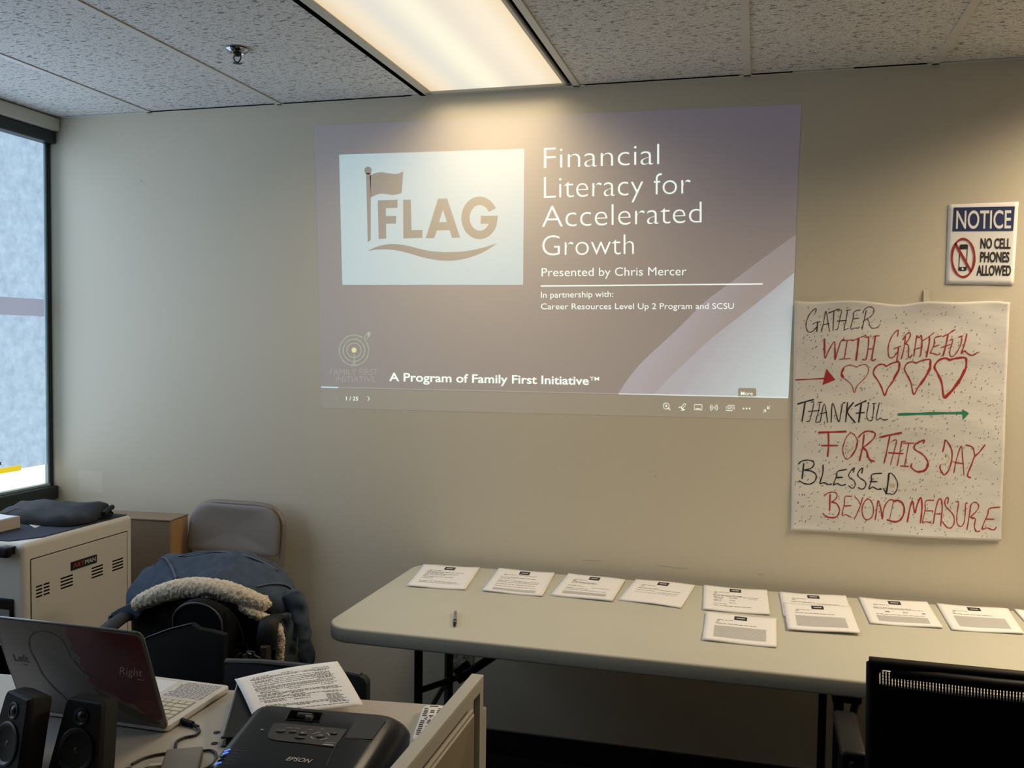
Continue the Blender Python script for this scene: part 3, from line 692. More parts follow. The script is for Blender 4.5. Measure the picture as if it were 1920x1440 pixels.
inks = {'black_lettering': mat('black_marker', (0.012, 0.010, 0.012), rough=0.7), 'red_lettering': mat('red_marker', (0.40, 0.022, 0.022), rough=0.7), 'hearts': mat('red_marker', None or (0.4, 0.02, 0.02)), 'red_arrow': mat('red_marker', (0.4, 0.02, 0.02)),
        'green_arrow': mat('green_marker', (0.02, 0.22, 0.115), rough=0.7), 'smiley': mat('yellow_highlighter', (0.66, 0.55, 0.27), rough=0.7)}
def crop(c):
    ox, oy, s_ = CR[c]; return lambda x, y, up=0.0007: pos(ox + x/s_, oy + y/s_, up)
SPLIT = {'black_lettering': (('gather_lettering', 'A', 0, 9999), ('thankful_lettering', 'C', 0, 9999), ('blessed_lettering', 'D', 0, 9999)),
         'red_lettering': (('with_lettering', 'A', 0, 9999), ('grateful_lettering', 'B', 0, 9999), ('for_this_day_lettering', 'DE', 0, 9999), ('beyond_measure_lettering', 'FG', 0, 9999)),
         'smiley': (('smiley', 'D', 0, 1200), ('smiley', 'E', 0, 9999), ('smiley', 'D', 1600, 9999))}
JOBS = []
for key, strokes in INK.items():
    for nm, cs, x0, x1 in SPLIT.get(key, ((key, 'ABCDEFG', 0, 9999),)):
        JOBS.append((nm, key, [q_ for q_ in strokes if q_[0] in cs and x0 <= q_[2][0][0] < x1]))
for nm, key, strokes in JOBS:
    b = MB()
    for c, w, pts in strokes: ribbon(b, pts, w, crop(c), 5)
    if nm == 'red_arrow': b.face([crop('C')(*p) for p in ((350,158),(435,262),(312,312))])
    if nm == 'green_arrow': b.face([crop('C')(*p) for p in ((1632,540),(1698,578),(1635,645))])
    obj(nm, b, inks[key], PO, smooth=False, world=True, recalc=False)
random.seed(5); db = MB()
for _ in range(1050):
    u, v = random.random()*0.97 + 0.015, random.random()**0.9*0.965 + 0.02
    t = Vector(P0[0]).lerp(Vector(P0[1]), u); b_ = Vector(P0[3]).lerp(Vector(P0[2]), u); c = t.lerp(b_, v)
    if v < 0.04 and 0.38 < u < 0.62: continue
    ln = random.choice((1.0, 1.2, 1.6, 2.6, 3.6)); a = random.gauss(-0.95, 0.35) if ln > 1.3 else random.random()*pi
    d = Vector((cos(a), sin(a)))*ln*0.55; n_ = Vector((-sin(a), cos(a)))*random.uniform(0.35, 0.62)
    db.face([pos(*(c + k), 0.0004) for k in (-d - n_, d - n_, d + n_, -d + n_)])
o = obj('pen_flecks', db, mat('grey_pen_flecks', (0.085, 0.075, 0.06), rough=0.7), PO, smooth=False, world=True, recalc=False); o['kind'] = 'stuff'
tb = MB(); f = lambda x, y: Vector(on_wall(0.010)(x, y))
tb.grid(lambda u, v: Vector(on_wall(0.0015 + 0.010*v)(1731 + 11*u, 543 + 24*v)), 3, 6)
tp_m = mat('clear_tape', (0.58, 0.53, 0.42), rough=0.25, spec=0.6)
obj('tape_tab', tb, tp_m, PO, world=True)
# ------------------------------------------------------------------ folding table
TX0, TX1, TY0, TY1, TZ = 1.752, 3.985, -0.874, -0.048, 0.742
T_ = thing('folding_table', 'long off-white plastic folding table with black steel legs standing along the end wall', 'table', (2.86, -0.46, 0))
tt_m = mat('speckled_off_white_plastic', (0.535, 0.525, 0.435), rough=0.48, spec=0.45, var=0.05, vscale=5, bump=0.12, bscale=380)
blk_steel = mat('black_powder_coated_steel', (0.006, 0.006, 0.006), rough=0.5, spec=0.25)
def rrect(x0, x1, y0, y1, r, n=8):
    P = []
    for cx, cy, a in ((x1 - r, y1 - r, 0), (x0 + r, y1 - r, 90), (x0 + r, y0 + r, 180), (x1 - r, y0 + r, 270)):
        P += [(cx + r*cos(radians(a + 90*k/n)), cy + r*sin(radians(a + 90*k/n))) for k in range(n + 1)]
    return P
tb = MB().prism([(x, y, TZ - 0.048) for x, y in rrect(TX0, TX1, TY0, TY1, 0.085)], (0, 0, 0.048), 0.008, 3)
obj('tabletop', tb, tt_m, T_, world=True)
def table_leg(x, y, foot_dx=0.0, bent=False):
    b = MB()
    pts = [(x, y, TZ - 0.05), (x, y, 0.42), (x + foot_dx*0.5, y, 0.22), (x + foot_dx, y, 0.0)]
    if bent: pts = [(x, y, TZ - 0.05), (x, y, 0.36), (x + 0.02, y - 0.06, 0.30), (x + 0.05, y - 0.08, 0.16), (x + 0.05, y - 0.08, 0.0)]
    b.tube(pts, 0.0165 if bent else 0.0135, 10); b.lathe([(0.017, 0.0), (0.017, 0.02), (0.013, 0.022)], (pts[-1][0], pts[-1][1], 0)); return b
obj('leg', table_leg(2.020, -0.75), blk_steel, T_, world=True)
obj('leg', table_leg(1.965, -0.30, bent=True), blk_steel, T_, world=True)
obj('leg', table_leg(3.245, -0.75, -0.02), blk_steel, T_, world=True)
obj('leg', table_leg(3.245, -0.20), blk_steel, T_, world=True)
obj('leg', table_leg(3.80, -0.75), blk_steel, T_, world=True)
obj('leg', table_leg(3.80, -0.20), blk_steel, T_, world=True)
cb = MB().tube([(2.020, -0.75, 0.66), (2.0, -0.52, 0.67), (1.965, -0.30, 0.66)], 0.011, 8)
obj('leg_crossbar', MB().tube([(2.020, -0.75, 0.40), (1.965, -0.30, 0.40)], 0.009, 8), blk_steel, T_, world=True)
obj('leg_crossbar', cb, blk_steel, T_, world=True)
br = MB().tube([(2.024, -0.745, 0.525), (2.105, -0.52, 0.505)], 0.010, 8).tube([(2.075, -0.53, 0.485), (2.36, -0.45, 0.692)], 0.0145, 8)
br.box((2.085, -0.50, 0.508), (0.06, 0.022, 0.045), 0.004, 1, Matrix.Rotation(-0.6, 4, 'Y'))
obj('folding_brace', br, blk_steel, T_, world=True)
b2 = MB().box2((3.225, -0.79, 0.645), (3.30, -0.71, 0.694), 0.006).tube([(3.245, -0.75, 0.44), (3.345, -0.52, 0.69)], 0.011, 8).tube([(3.245, -0.20, 0.5), (3.33, -0.45, 0.69)], 0.010, 8)
b2.tube([(3.245, -0.75, 0.60), (3.245, -0.20, 0.60)], 0.009, 8)
obj('folding_brace', b2, blk_steel, T_, world=True)

# ------------------------------------------------------------------ handouts laid out along the table
text_m = mat('grey_print', (0.20, 0.19, 0.18), rough=0.7); block_m = mat('pale_grey_print', (0.68, 0.67, 0.65), rough=0.7)
logo_m = mat('black_logo_print', (0.014, 0.013, 0.018), rough=0.6)
def handout(label, corners, seed, rows, z0=TZ, thick=0.004, blockv=None, logo_u=0.5):
    c = sum((Vector((x, y, 0)) for x, y in corners), Vector())/4
    t = thing('handout', label, 'handout', (c.x, c.y, z0), 0, 'handouts laid along the folding table')
    rnd = random.Random(seed); Q = [Vector((x, y, 0)) - Vector((c.x, c.y, 0)) for x, y in corners]
    ph = rnd.random()*6
    def P(u, v, up=0.0):
        p = Q[0].lerp(Q[1], u).lerp(Q[3].lerp(Q[2], u), v)
        w = 0.0032*(0.5 + 0.5*sin(u*5.2 + ph))*(v**3 + (1 - v)**3)
        return Vector((p.x, p.y, thick + w + up))
    b = MB(); n = 14
    b.grid(lambda u, v: P(u, v), n, n)
    o = obj('paper_sheets', b, paper_m, t)
    sm = o.modifiers.new('thickness', 'SOLIDIFY'); sm.thickness = thick*0.85; sm.offset = -1 if o.data.polygons[0].normal.z > 0 else 1
    def quad(b, u0, u1, v0, v1, up):
        k = max(1, int((u1 - u0)*10))
        b.grid(lambda a, d: P(u0 + (u1 - u0)*a, v0 + (v1 - v0)*d, up), k, 1)
    lg = MB(); quad(lg, logo_u - 0.09, logo_u + 0.09, 0.065, 0.20, 0.0006); L = obj('logo_block', lg, logo_m, t, smooth=False)
    sq = MB(); ribbon(sq, [(logo_u - 0.055 + 0.11*k/12, 0.135 + 0.016*sin(k*2.1)) for k in range(13)], 0.013, lambda u, v: P(u, v, 0.0009), 2); obj('logo_script', sq, paper_m, L, smooth=False)
    tx = MB()
    for (v, u0, u1, h, dens) in rows:
        u = u0
        while u < u1 - 0.01:
            w = min(rnd.uniform(0.03, 0.10), u1 - u); quad(tx, u, u + w, v, v + h, 0.0006); u += w + 0.012
    obj('printed_text', tx, text_m if blockv is None or True else block_m, t, smooth=False)
    if blockv:
        bl = MB()
        v = blockv[0]
        while v < blockv[1]: quad(bl, 0.14, 0.86, v, v + 0.012, 0.0006); v += 0.021
        obj('small_print', bl, block_m, t, smooth=False)
    return t
def rows_std(k):
    base = [(0.24, 0.17, 0.40, 0.010, 1), (0.275, 0.17, 0.22, 0.010, 1)]
    extra = {0: [(0.31, .15, .80, .013, 1), (0.35, .15, .45, .012, 1), (0.40, .14, .72, .013, 1), (0.45, .14, .5, .012, 1), (0.53, .14, .66, .012, 1), (0.60, .14, .34, .012, 1), (0.74, .14, .78, .012, 1), (0.80, .14, .85, .01, 1)],
             1: [(0.24, .42, .76, .009, 1), (0.36, .14, .74, .012, 1), (0.42, .14, .40, .011, 1), (0.51, .13, .84, .012, 1), (0.57, .13, .84, .01, 1), (0.66, .13, .82, .012, 1), (0.75, .13, .82, .010, 1)],
             2: [(0.31, .17, .22, .010, 1), (0.34, .17, .58, .014, 1), (0.38, .17, .62, .012, 1), (0.52, .14, .42, .014, 1), (0.55, .55, .86, .009, 1), (0.63, .14, .5, .013, 1), (0.70, .14, .84, .009, 1)],
             3: [(0.31, .17, .23, .010, 1), (0.38, .15, .50, .016, 1), (0.42, .52, .86, .011, 1), (0.48, .15, .45, .010, 1), (0.52, .5, .84, .010, 1), (0.58, .15, .80, .007, 1)],
             4: [(0.31, .16, .20, .01, 1), (0.36, .15, .60, .015, 1), (0.40, .15, .86, .010, 1), (0.46, .16, .32, .014, 1), (0.46, .40, .52, .014, 1), (0.46, .70, .84, .01, 1), (0.51, .16, .30, .012, 1), (0.56, .16, .29, .012, 1), (0.56, .40, .50, .014, 1), (0.61, .16, .28, .012, 1), (0.66, .40, .50, .012, 1), (0.72, .16, .36, .01, 1), (0.80, .16, .74, .014, 1)],
             5: [(0.31, .16, .2, .01, 1), (0.37, .15, .72, .014, 1)],
             6: [(0.36, .15, .70, .013, 1), (0.40, .15, .86, .01, 1), (0.5, .3, .36, .03, 1), (0.5, .55, .62, .03, 1), (0.5, .82, .88, .03, 1), (0.62, .15, .84, .012, 1)]}
    return base + extra[k]
PAP = [
 ('handout nearest the rounded corner of the folding table, at the row\'s end', [(1.79, -.096), (2.007, -.069), (2.048, -.376), (1.838, -.393)], 0, None),
 ('second handout from the rounded corner of the folding table, behind the pen', [(2.079, -.062), (2.296, -.059), (2.322, -.372), (2.108, -.371)], 1, (0.84, 0.93)),
 ('third handout from the rounded table corner, sheets fanned at its corner', [(2.347, -.052), (2.563, -.084), (2.559, -.363), (2.347, -.350)], 2, (0.78, 0.90)),
 ('fourth handout from the rounded table corner, turned slightly clockwise', [(2.598, -.052), (2.812, -.072), (2.786, -.367), (2.576, -.331)], 3, None),
 ('handout in the back row directly behind the lone front sheet', [(2.843, -.069), (3.060, -.066), (3.066, -.358), (2.856, -.364)], 4, None),
 ('lone handout lying in front of the back row of sheets', [(2.868, -.397), (3.085, -.399), (3.080, -.678), (2.872, -.675)], 5, (0.46, 0.86)),
 ('upper sheet of the overlapping handout pair, against the wall', [(3.102, -.073), (3.321, -.059), (3.324, -.345), (3.108, -.360)], 3, None),
 ('lower sheet of the overlapping handout pair, slid toward the black chair', [(3.110, -.220), (3.322, -.208), (3.324, -.488), (3.116, -.506)], 5, (0.48, 0.86)),
 ('handout below the hand-lettered poster, next to the overlapping pair', [(3.363, -.060), (3.580, -.056), (3.577, -.339), (3.367, -.355)], 6, (0.68, 0.90)),
 ('handout behind the mesh chair, second beyond the overlapping pair', [(3.609, -.058), (3.826, -.056), (3.805, -.327), (3.601, -.348)], 5, (0.46, 0.86)),
 ('handout cut off by the photo edge behind the mesh chair', [(3.845, -.056), (3.965, -.060), (3.960, -.335), (3.842, -.340)], 5, (0.46, 0.86)),
]
for i, (lb_, cs, k, bv) in enumerate(PAP):
    handout(lb_, cs, i + 3, rows_std(k), TZ + (0.0045 if i == 7 else 0), 0.0045 if i not in (2,) else 0.006, bv)

# pen
pn = thing('pen', 'grey ballpoint pen with black tip lying on the folding table', 'pen', (2.122, -0.705, TZ + 0.0055))
d = Vector((0.045, -0.145, 0)).normalized()
pg = mat('grey_translucent_plastic', (0.22, 0.24, 0.21), rough=0.25)
obj('barrel', MB().tube([d*-0.072, d*-0.066, d*0.03, d*0.045], [0.003, 0.0052, 0.0055, 0.0050], 12), pg, pn)
obj('tip', MB().tube([d*0.045, d*0.062, d*0.072], [0.0052, 0.0045, 0.002], 12), blk_steel, pn)
obj('clip', MB().tube([d*-0.062 + Vector((0, 0, 0.0062)), d*-0.025 + Vector((0, 0, 0.0066))], 0.0016, 8), chrome, pn)
obj('grip_band', MB().tube([d*0.018, d*0.034], 0.0060, 12), mat('dark_grey_rubber', (0.03, 0.03, 0.03), rough=0.6), pn)

# ------------------------------------------------------------------ office chairs
blk_pl = mat('black_plastic', (0.005, 0.005, 0.0055), rough=0.5, spec=0.25)
blk_fab = mat('black_fabric', (0.005, 0.005, 0.005), rough=0.95, spec=0.1, bump=0.4, bscale=400)
def star_base(t, z=0.0, rz=0.0):
    for k in range(5):
        a = rz + 2*pi*k/5
        e = Vector((cos(a), sin(a), 0))
        obj('base_leg', MB().tube([e*0.03 + Vector((0, 0, 0.115)), e*0.17 + Vector((0, 0, 0.10)), e*0.29 + Vector((0, 0, 0.075))], [0.026, 0.02, 0.014], 8), blk_pl, t)
        n_ = Vector((-e.y, e.x, 0))
        obj('caster', MB().cyl(e*0.30 + n_*0.022 + Vector((0, 0, 0.0275)), e*0.30 - n_*0.022 + Vector((0, 0, 0.0275)), 0.027).cyl(e*0.29 + Vector((0, 0, 0.04)), e*0.29 + Vector((0, 0, 0.085)), 0.007, seg=8), blk_pl, t)
    obj('gas_column', MB().cyl((0, 0, 0.09), (0, 0, 0.42), 0.027).cyl((0, 0, 0.40), (0, 0, 0.44), 0.07), blk_pl, t)
mc = thing('mesh_office_chair', 'black office chair with see-through mesh back pushed up to the folding table', 'chair', (3.503, -1.00, 0))
star_base(mc, rz=0.3)
obj('seat', MB().prism([(x, y, 0.44) for x, y in rrect(-0.235, 0.235, -0.20, 0.25, 0.07)], (0, 0, 0.055), 0.02, 3), blk_fab, mc)
def back_pt(u, v, dy=0.0):              # u across, v up: slightly dished and reclined
    w = 0.225 + 0.012*v
    x = (u - 0.5)*2*w
    return Vector((x, -0.235 - 0.03*v + 0.04*(2*u - 1)**2*0.6 - 0.02*sin(v*pi) + dy, 0.50 + 0.415*v))
fr = []
for a, (cu, cv) in enumerate([(1, 1), (0, 1), (0, 0), (1, 0)]):
    for k in range(7):
        an = radians(a*90 + 15*k); ru, rv = 0.055, 0.07
        fr.append(back_pt((cu + (-ru if cu else ru)) + ru*cos(an), (cv + (-rv if cv else rv)) + rv*sin(an)))
frs = catmull(fr, 3, True)
obj('backrest_frame', MB().tube(frs, 0.0135, 10, True, up=(0, 1, 0)), blk_pl, mc)
obj('frame_inner_lip', MB().tube([back_pt(0.5 + (u - 0.5)*0.93, v, 0.002) for u, v in [(0.045, 0.958), (0.25, 0.966), (0.5, 0.966), (0.75, 0.966), (0.955, 0.958)]], 0.0125, 10), blk_pl, mc)
me_ = MB()
NS = 74
for i in range(NS):
    u = 0.025 + 0.95*i/(NS - 1); h = 0.0022
    me_.grid(lambda a, v: back_pt(u + (a - 0.5)*0.0094, 0.03 + 0.93*v, 0.0), 1, 10)
for j in range(58):
    v = 0.03 + 0.93*j/57
    me_.grid(lambda u, a: back_pt(0.04 + 0.92*u, v + (a - 0.5)*0.0032, 0.0004), 8, 1)
o = obj('mesh_panel', me_, mat('black_mesh_yarn', (0.004, 0.004, 0.004), rough=0.9, spec=0.1), mc, smooth=False, doubles=False, recalc=False)
lu = MB().grid(lambda u, v: back_pt(0.012 + 0.976*u, 0.02 + 0.865*v, 0.004), 10, 10)
o = obj('lumbar_panel', lu, blk_fab, mc); o.modifiers.new('thickness', 'SOLIDIFY').thickness = 0.003
obj('back_upright', MB().tube([(0, -0.05, 0.43), (0, -0.20, 0.44), (0, -0.285, 0.50), (0, -0.285, 0.64)], [0.02, 0.022, 0.022, 0.018], 10, flat=1.5), blk_pl, mc)
for sx in (-1, 1):
    obj('armrest_pad', MB().box((sx*0.262, -0.06, 0.672), (0.058, 0.25, 0.026), 0.011, 3), blk_pl, mc)
    obj('armrest_post', MB().tube([(sx*0.22, 0.0, 0.455), (sx*0.268, -0.01, 0.50), (sx*0.268, -0.03, 0.60), (sx*0.264, -0.05, 0.662)], [0.018, 0.02, 0.022, 0.024], 8, flat=0.6), blk_pl, mc)
# ------------------------------------------------------------------ charging cart in the corner
ct_ = thing('charging_cart', 'cream steel device charging cart with black name plate standing under the window', 'cart', (0.435, -0.635, 0))
cream = mat('cream_powder_coated_steel', (0.66, 0.625, 0.545), rough=0.42, spec=0.4)
CX0, CX1, CY0, CY1, CZ = 0.18, 0.69, -0.905, -0.360, 0.92
obj('body', MB().box2((CX0, CY0, 0.09), (CX1, CY1, CZ), 0.018, 4), cream, ct_, world=True)
gl = mat('dark_gap', (0.02, 0.017, 0.014), rough=0.8)
gp = MB(); DY0, DY1, DZ1, DZ0 = -0.873, -0.394, 0.8625, 0.15
for a, b in (((0.6895, DY0 - 0.002, DZ0), (0.6906, DY0 + 0.0015, DZ1)), ((0.6895, DY1 - 0.0015, DZ0), (0.6906, DY1 + 0.002, DZ1)), ((0.6895, DY0, DZ1 - 0.0015), (0.6906, DY1, DZ1 + 0.002)), ((0.6895, DY0, DZ0), (0.6906, DY1, DZ0 + 0.003))): gp.box2(a, b)
obj('door_gap', gp, gl, ct_, world=True, smooth=False)
dr = obj('side_door', MB().box2((0.688, DY0 + 0.002, DZ0 + 0.003), (0.6925, DY1 - 0.002, DZ1 - 0.002), 0.0012, 1), cream, ct_, world=True)
for gi, (a, b) in enumerate(((-0.854, -0.792), (-0.743, -0.682), (-0.591, -0.530), (-0.481, -0.419))):
    v = MB()
    for z in (0.765, 0.7535, 0.742, 0.7305):
        segs = [(a, b)] if gi else [(a, (a + b)/2 - 0.002), ((a + b)/2 + 0.002, b)]
        for p, q_ in segs:
            v.prism([(0.6918, y, zz) for y, zz in [(p + 0.0025, z - 0.0026), (q_ - 0.0025, z - 0.0026), (q_, z), (q_ - 0.0025, z + 0.0026), (p + 0.0025, z + 0.0026), (p, z)]], (0.0012, 0, 0))
    obj('vent_slots', v, gap_m, dr, world=True, smooth=False)
np_ = obj('name_plate', MB().box2((0.6920, -0.694, 0.781), (0.6945, -0.563, 0.812), 0.001, 1), mat('black_plate', (0.010, 0.010, 0.012), rough=0.35), dr, world=True)
for nm, s_, a, b, m_ in (('plate_letters_red', 'ART', -0.684, -0.629, mat('red_plate_print', (0.33, 0.05, 0.06), rough=0.5)), ('plate_letters_white', 'MAN', -0.625, -0.571, mat('white_plate_print', (0.55, 0.55, 0.52), rough=0.5))):
    tb = MB(); put_text(tb, s_, (a, 0.7895), (b, 0.7895), (0, 0.0155), lambda y, z: (0.6949, y, z), 0.02)
    # third level is the deepest allowed: lettering stays beside the plate under the door
    obj(nm, tb, m_, dr, world=True, smooth=False, recalc=False)
obj('handle', MB().box2((0.26, -0.953, 0.882), (0.672, -0.930, 0.917), 0.007, 3).box2((0.28, -0.935, 0.888), (0.32, -0.90, 0.912)).box2((0.62, -0.935, 0.888), (0.66, -0.90, 0.912)), blk_pl, ct_, world=True)
lk = obj('lock_box', MB().box2((0.50, -0.915, 0.62), (0.652, -0.903, 0.735), 0.003, 1), blk_pl, ct_, world=True)
obj('lower_opening', MB().box2((CX0 + 0.03, -0.9065, 0.12), (0.655, -0.9045, 0.575)), gap_m, ct_, world=True, smooth=False)
obj('lock_label', MB().box2((0.60, -0.917, 0.66), (0.643, -0.9145, 0.70)), mat('grey_label', (0.25, 0.25, 0.25), rough=0.5), lk, world=True)
for x in (CX0 + 0.06, CX1 - 0.06):
    for y in (CY0 + 0.06, CY1 - 0.06):
        obj('caster', MB().cyl((x - 0.012, y, 0.035), (x + 0.012, y, 0.035), 0.035).cyl((x, y, 0.05), (x, y, 0.095), 0.012), blk_pl, ct_, world=True)
# things lying on the cart
mt = MB().prism([(x, y, CZ + 0.0003) for x, y in [(0.24, -0.885), (0.615, -0.885), (0.672, -0.80), (0.676, -0.375), (0.22, -0.37), (0.2, -0.6)]], (0, 0, 0.003))
tag(recenter(obj('desk_mat', mt, mat('navy_felt', (0.028, 0.036, 0.058), rough=0.95, var=0.15, vscale=120), smooth=False), (0.44, -0.63, CZ + 0.0003)), 'dark navy felt mat covering the top of the charging cart', 'mat')
ps = MB().grid(lambda u, v: (0.20 + 0.325*u + 0.02*v, -0.42 - 0.215*u - 0.06*v, CZ + 0.0040), 8, 6)
o = obj('paper_sheet', ps, mat('bright_white_paper', (0.82, 0.83, 0.85), rough=0.6)); o.modifiers.new('thickness', 'SOLIDIFY').thickness = 0.0006
tag(recenter(o, (0.36, -0.55, CZ + 0.0040)), 'white paper sheet on the navy mat half under the black pouch', 'paper')
bx = thing('cardboard_tray', 'small beige cardboard box with white top beside the black pouch on the cart', 'box', (0.40, -0.803, CZ + 0.0035), 0)
kraft = mat('kraft_cardboard', (0.26, 0.19, 0.125), rough=0.85, var=0.08, vscale=12); kraft_l = mat('beige_board', (0.56, 0.49, 0.40), rough=0.75)
obj('carton', MB().prism([(-0.10, -0.095, 0), (0.086, -0.095, 0), (0.092, 0.096, 0), (-0.10, 0.09, 0)], (0, 0, 0.043), 0.002, 1), kraft_l, bx)
obj('liner', MB().grid(lambda u, v: (-0.095 + 0.180*u, -0.09 + 0.178*v, 0.0438 + 0.003*sin(u*8 + v*3)*(u*(1 - u)*4)), 10, 8), mat('bright_white_paper', (0.8, 0.8, 0.8)), bx)
# drawstring pouch: a slack fabric slab
po = thing('drawstring_pouch', 'slack black fabric pouch with cord lying on the charging cart by the window corner', 'pouch', (0.45, -0.50, CZ + 0.0048))
out_ = [(0.275, -0.600), (0.225, -0.455), (0.25, -0.395), (0.36, -0.378), (0.47, -0.388), (0.56, -0.385), (0.632, -0.405), (0.640, -0.45), (0.668, -0.56), (0.640, -0.640), (0.54, -0.655), (0.43, -0.645), (0.33, -0.61)]
oc = catmull([Vector((x - 0.45, y + 0.50, 0)) for x, y in out_], 5, True)
cen = Vector((0.02, -0.03, 0))
rings = []
for sc, h in ((0.995, 0.0), (1.0, 0.006), (0.985, 0.016), (0.93, 0.026), (0.82, 0.032), (0.62, 0.036), (0.38, 0.039), (0.14, 0.040)):
    R_ = []
    for p in oc:
        q_ = cen + (p - cen)*sc
        hh = h + (0.010*noise.noise(Vector((q_.x*7, q_.y*7, 1.7))) + 0.0035*sin((q_.x*0.9 + q_.y*1.6)*52))*min(1, h/0.03) + 0.012*min(1, h/0.03)*max(0, (q_.y + 0.02)/0.1)
        R_.append(Vector((q_.x, q_.y, max(hh, h*0.3))))
    rings.append(R_)
pouch_m = mat('black_pouch_cloth', (0.012, 0.014, 0.017), rough=0.85, bump=0.25, bscale=90)
obj('pouch', MB().loft(rings), pouch_m, po, ang=80)
obj('rolled_hem', MB().tube(catmull([(0.168, 0.098, 0.022), (0.185, 0.092, 0.030), (0.196, 0.060, 0.028), (0.205, 0.02, 0.018)], 4), 0.010, 8), pouch_m, po)
obj('drawcord', MB().tube(catmull([(0.197, 0.06, 0.022), (0.222, 0.05, 0.016), (0.226, 0.02, 0.005), (0.205, -0.01, 0.004)], 5), 0.003, 7), blk_fab, po)

# tall carton and folded chair against the end wall
cbx = thing('cardboard_carton', 'tall brown cardboard carton standing behind the charging cart', 'box', (0.60, -0.17, 0), radians(5))
obj('carton_shell', MB().box2((-0.22, -0.035, 0), (0.135, 0.10, 0.866), 0.002, 1), kraft, cbx)
obj('top_flap', MB().box2((-0.222, -0.038, 0.866), (0.137, 0.102, 0.871), 0.001, 1), kraft, cbx)
obj('lit_side', MB().box2((0.1345, -0.03, 0.05), (0.1362, 0.09, 0.864)), mat('lit_kraft', (0.46, 0.27, 0.115), rough=0.5), cbx)  # thin sheet painting the carton's lit side face a lighter tan
fc = thing('folding_chair', 'tan steel folding chair leaning folded against the end wall behind the denim jacket', 'chair', (0.972, -0.235, 0), radians(-2))
tan_st = mat('tan_enamelled_steel', (0.20, 0.168, 0.138), rough=0.42, metal=0.1, spec=0.5); tan_l = mat('grey_beige_steel', (0.30, 0.28, 0.245), rough=0.35, metal=0.2)
TL = Matrix.Rotation(radians(-9.0), 4, 'X')      # leaning back to the wall
def tl(p): return (TL @ Vector(p).to_4d()).to_3d()
fp = catmull([(-0.205, 0.012, 0.0), (-0.21, 0.012, 0.45), (-0.215, 0.012, 0.82), (-0.195, 0.012, 0.905), (-0.135, 0.012, 0.942), (0, 0.012, 0.946), (0.135, 0.012, 0.942), (0.195, 0.012, 0.905), (0.215, 0.012, 0.82), (0.21, 0.012, 0.45), (0.205, 0.012, 0.0)], 6)
obj('tube_frame', MB().tube([tl(p) for p in fp], 0.0115, 10), tan_st, fc)
def panel(hw, z0, z1, r, y0, dish, rb=None):
    P = rrect(-hw, hw, z0, z1, r, 8)
    if rb is not None: P = rrect(-hw, hw, z0, z1, r, 8)[:18] + rrect(-hw, hw, z0, z1, rb, 8)[18:]
    b = MB(); R0 = [tl((x, y0, z)) for x, z in P]; c = Vector((0, 0, (z0 + z1)/2))
    rings = [[tl((x*1.0, y0 + 0.012, z)) for x, z in P], R0]
    for s_ in (0.985, 0.965, 0.94, 0.9, 0.83, 0.75, 0.65, 0.53, 0.4, 0.26, 0.1):
        rings.append([tl((x*s_, y0 - 0.006*(1 - ((s_ - 0.25)/0.75)**8) + dish*(1 - s_*s_), c.z + (z - c.z)*s_)) for x, z in P])
    return b.loft(rings)
obj('backrest', panel(0.207, 0.748, 0.942, 0.085, -0.012, 0.010, 0.018), tan_st, fc)
obj('seat', panel(0.198, 0.30, 0.735, 0.04, -0.026, 0.012), tan_l, fc)
for sx in (-1, 1): obj('rear_leg', MB().tube([tl((sx*0.19, -0.02, 0.0)), tl((sx*0.19, -0.02, 0.62))], 0.010, 8), tan_st, fc)

# ------------------------------------------------------------------ task chair with jacket and bag
tk = thing('task_chair', 'black armchair-style task chair facing the desk with a denim jacket over its back', 'chair', (1.40, -1.02, 0))
star_base(tk, rz=0.9)
obj('seat', MB().prism([(x, y, 0.44) for x, y in rrect(-0.25, 0.25, -0.26, 0.22, 0.08)], (0, 0, 0.065), 0.025, 3), blk_fab, tk)
def tback(u, v, d):
    x = (u - 0.5)*0.45*(1 - 0.16*v*v); y = 0.125 + 0.05*v - 0.07*(2*u - 1)**2 + d
    zt = 0.50 + 0.315*v*(1 - 0.22*(2*u - 1)**4)
    return Vector((x, y, zt))
bm_ = MB(); nn_ = 16
rings = []
for d, e in ((0.0, 1), (0.035, 1), (0.05, 0.96)):
    rings.append([tback(0.5 + (u - 0.5)*e, 0.5 + (v - 0.5)*e, d) for u, v in [(k/nn_, 0) for k in range(nn_)] + [(1, k/nn_) for k in range(nn_)] + [(1 - k/nn_, 1) for k in range(nn_)] + [(0, 1 - k/nn_) for k in range(nn_)]])
bm_.grid(lambda u, v: tback(u, v, 0.0), nn_, nn_); bm_.loft(rings, True, False); bm_.grid(lambda u, v: tback(0.5 + (u - 0.5)*0.96, 0.5 + (v - 0.5)*0.96, 0.05), nn_, nn_)
obj('backrest', bm_, blk_fab, tk)
arm_m = mat('charcoal_plastic', (0.014, 0.015, 0.016), rough=0.6, spec=0.25)
def armpad(name, pts, w):
    C_ = catmull(pts, 6); b = MB()
    b.tube(C_, w/2, 12, flat=0.45)
    return obj(name, b, arm_m, tk, world=True)
armpad('armrest', [(1.115, -0.86, 0.735), (1.135, -0.97, 0.742), (1.165, -1.09, 0.738), (1.185, -1.155, 0.715), (1.19, -1.175, 0.66)], 0.055)
armpad('armrest', [(1.628, -0.93, 0.770), (1.640, -0.975, 0.777), (1.647, -1.0, 0.770), (1.649, -1.012, 0.745), (1.649, -1.012, 0.705)], 0.060)
obj('armrest_post', MB().tube(catmull([(1.19, -1.165, 0.68), (1.19, -1.12, 0.56), (1.20, -1.05, 0.47), (1.28, -1.03, 0.44)], 4), 0.017, 8), blk_pl, tk, world=True)
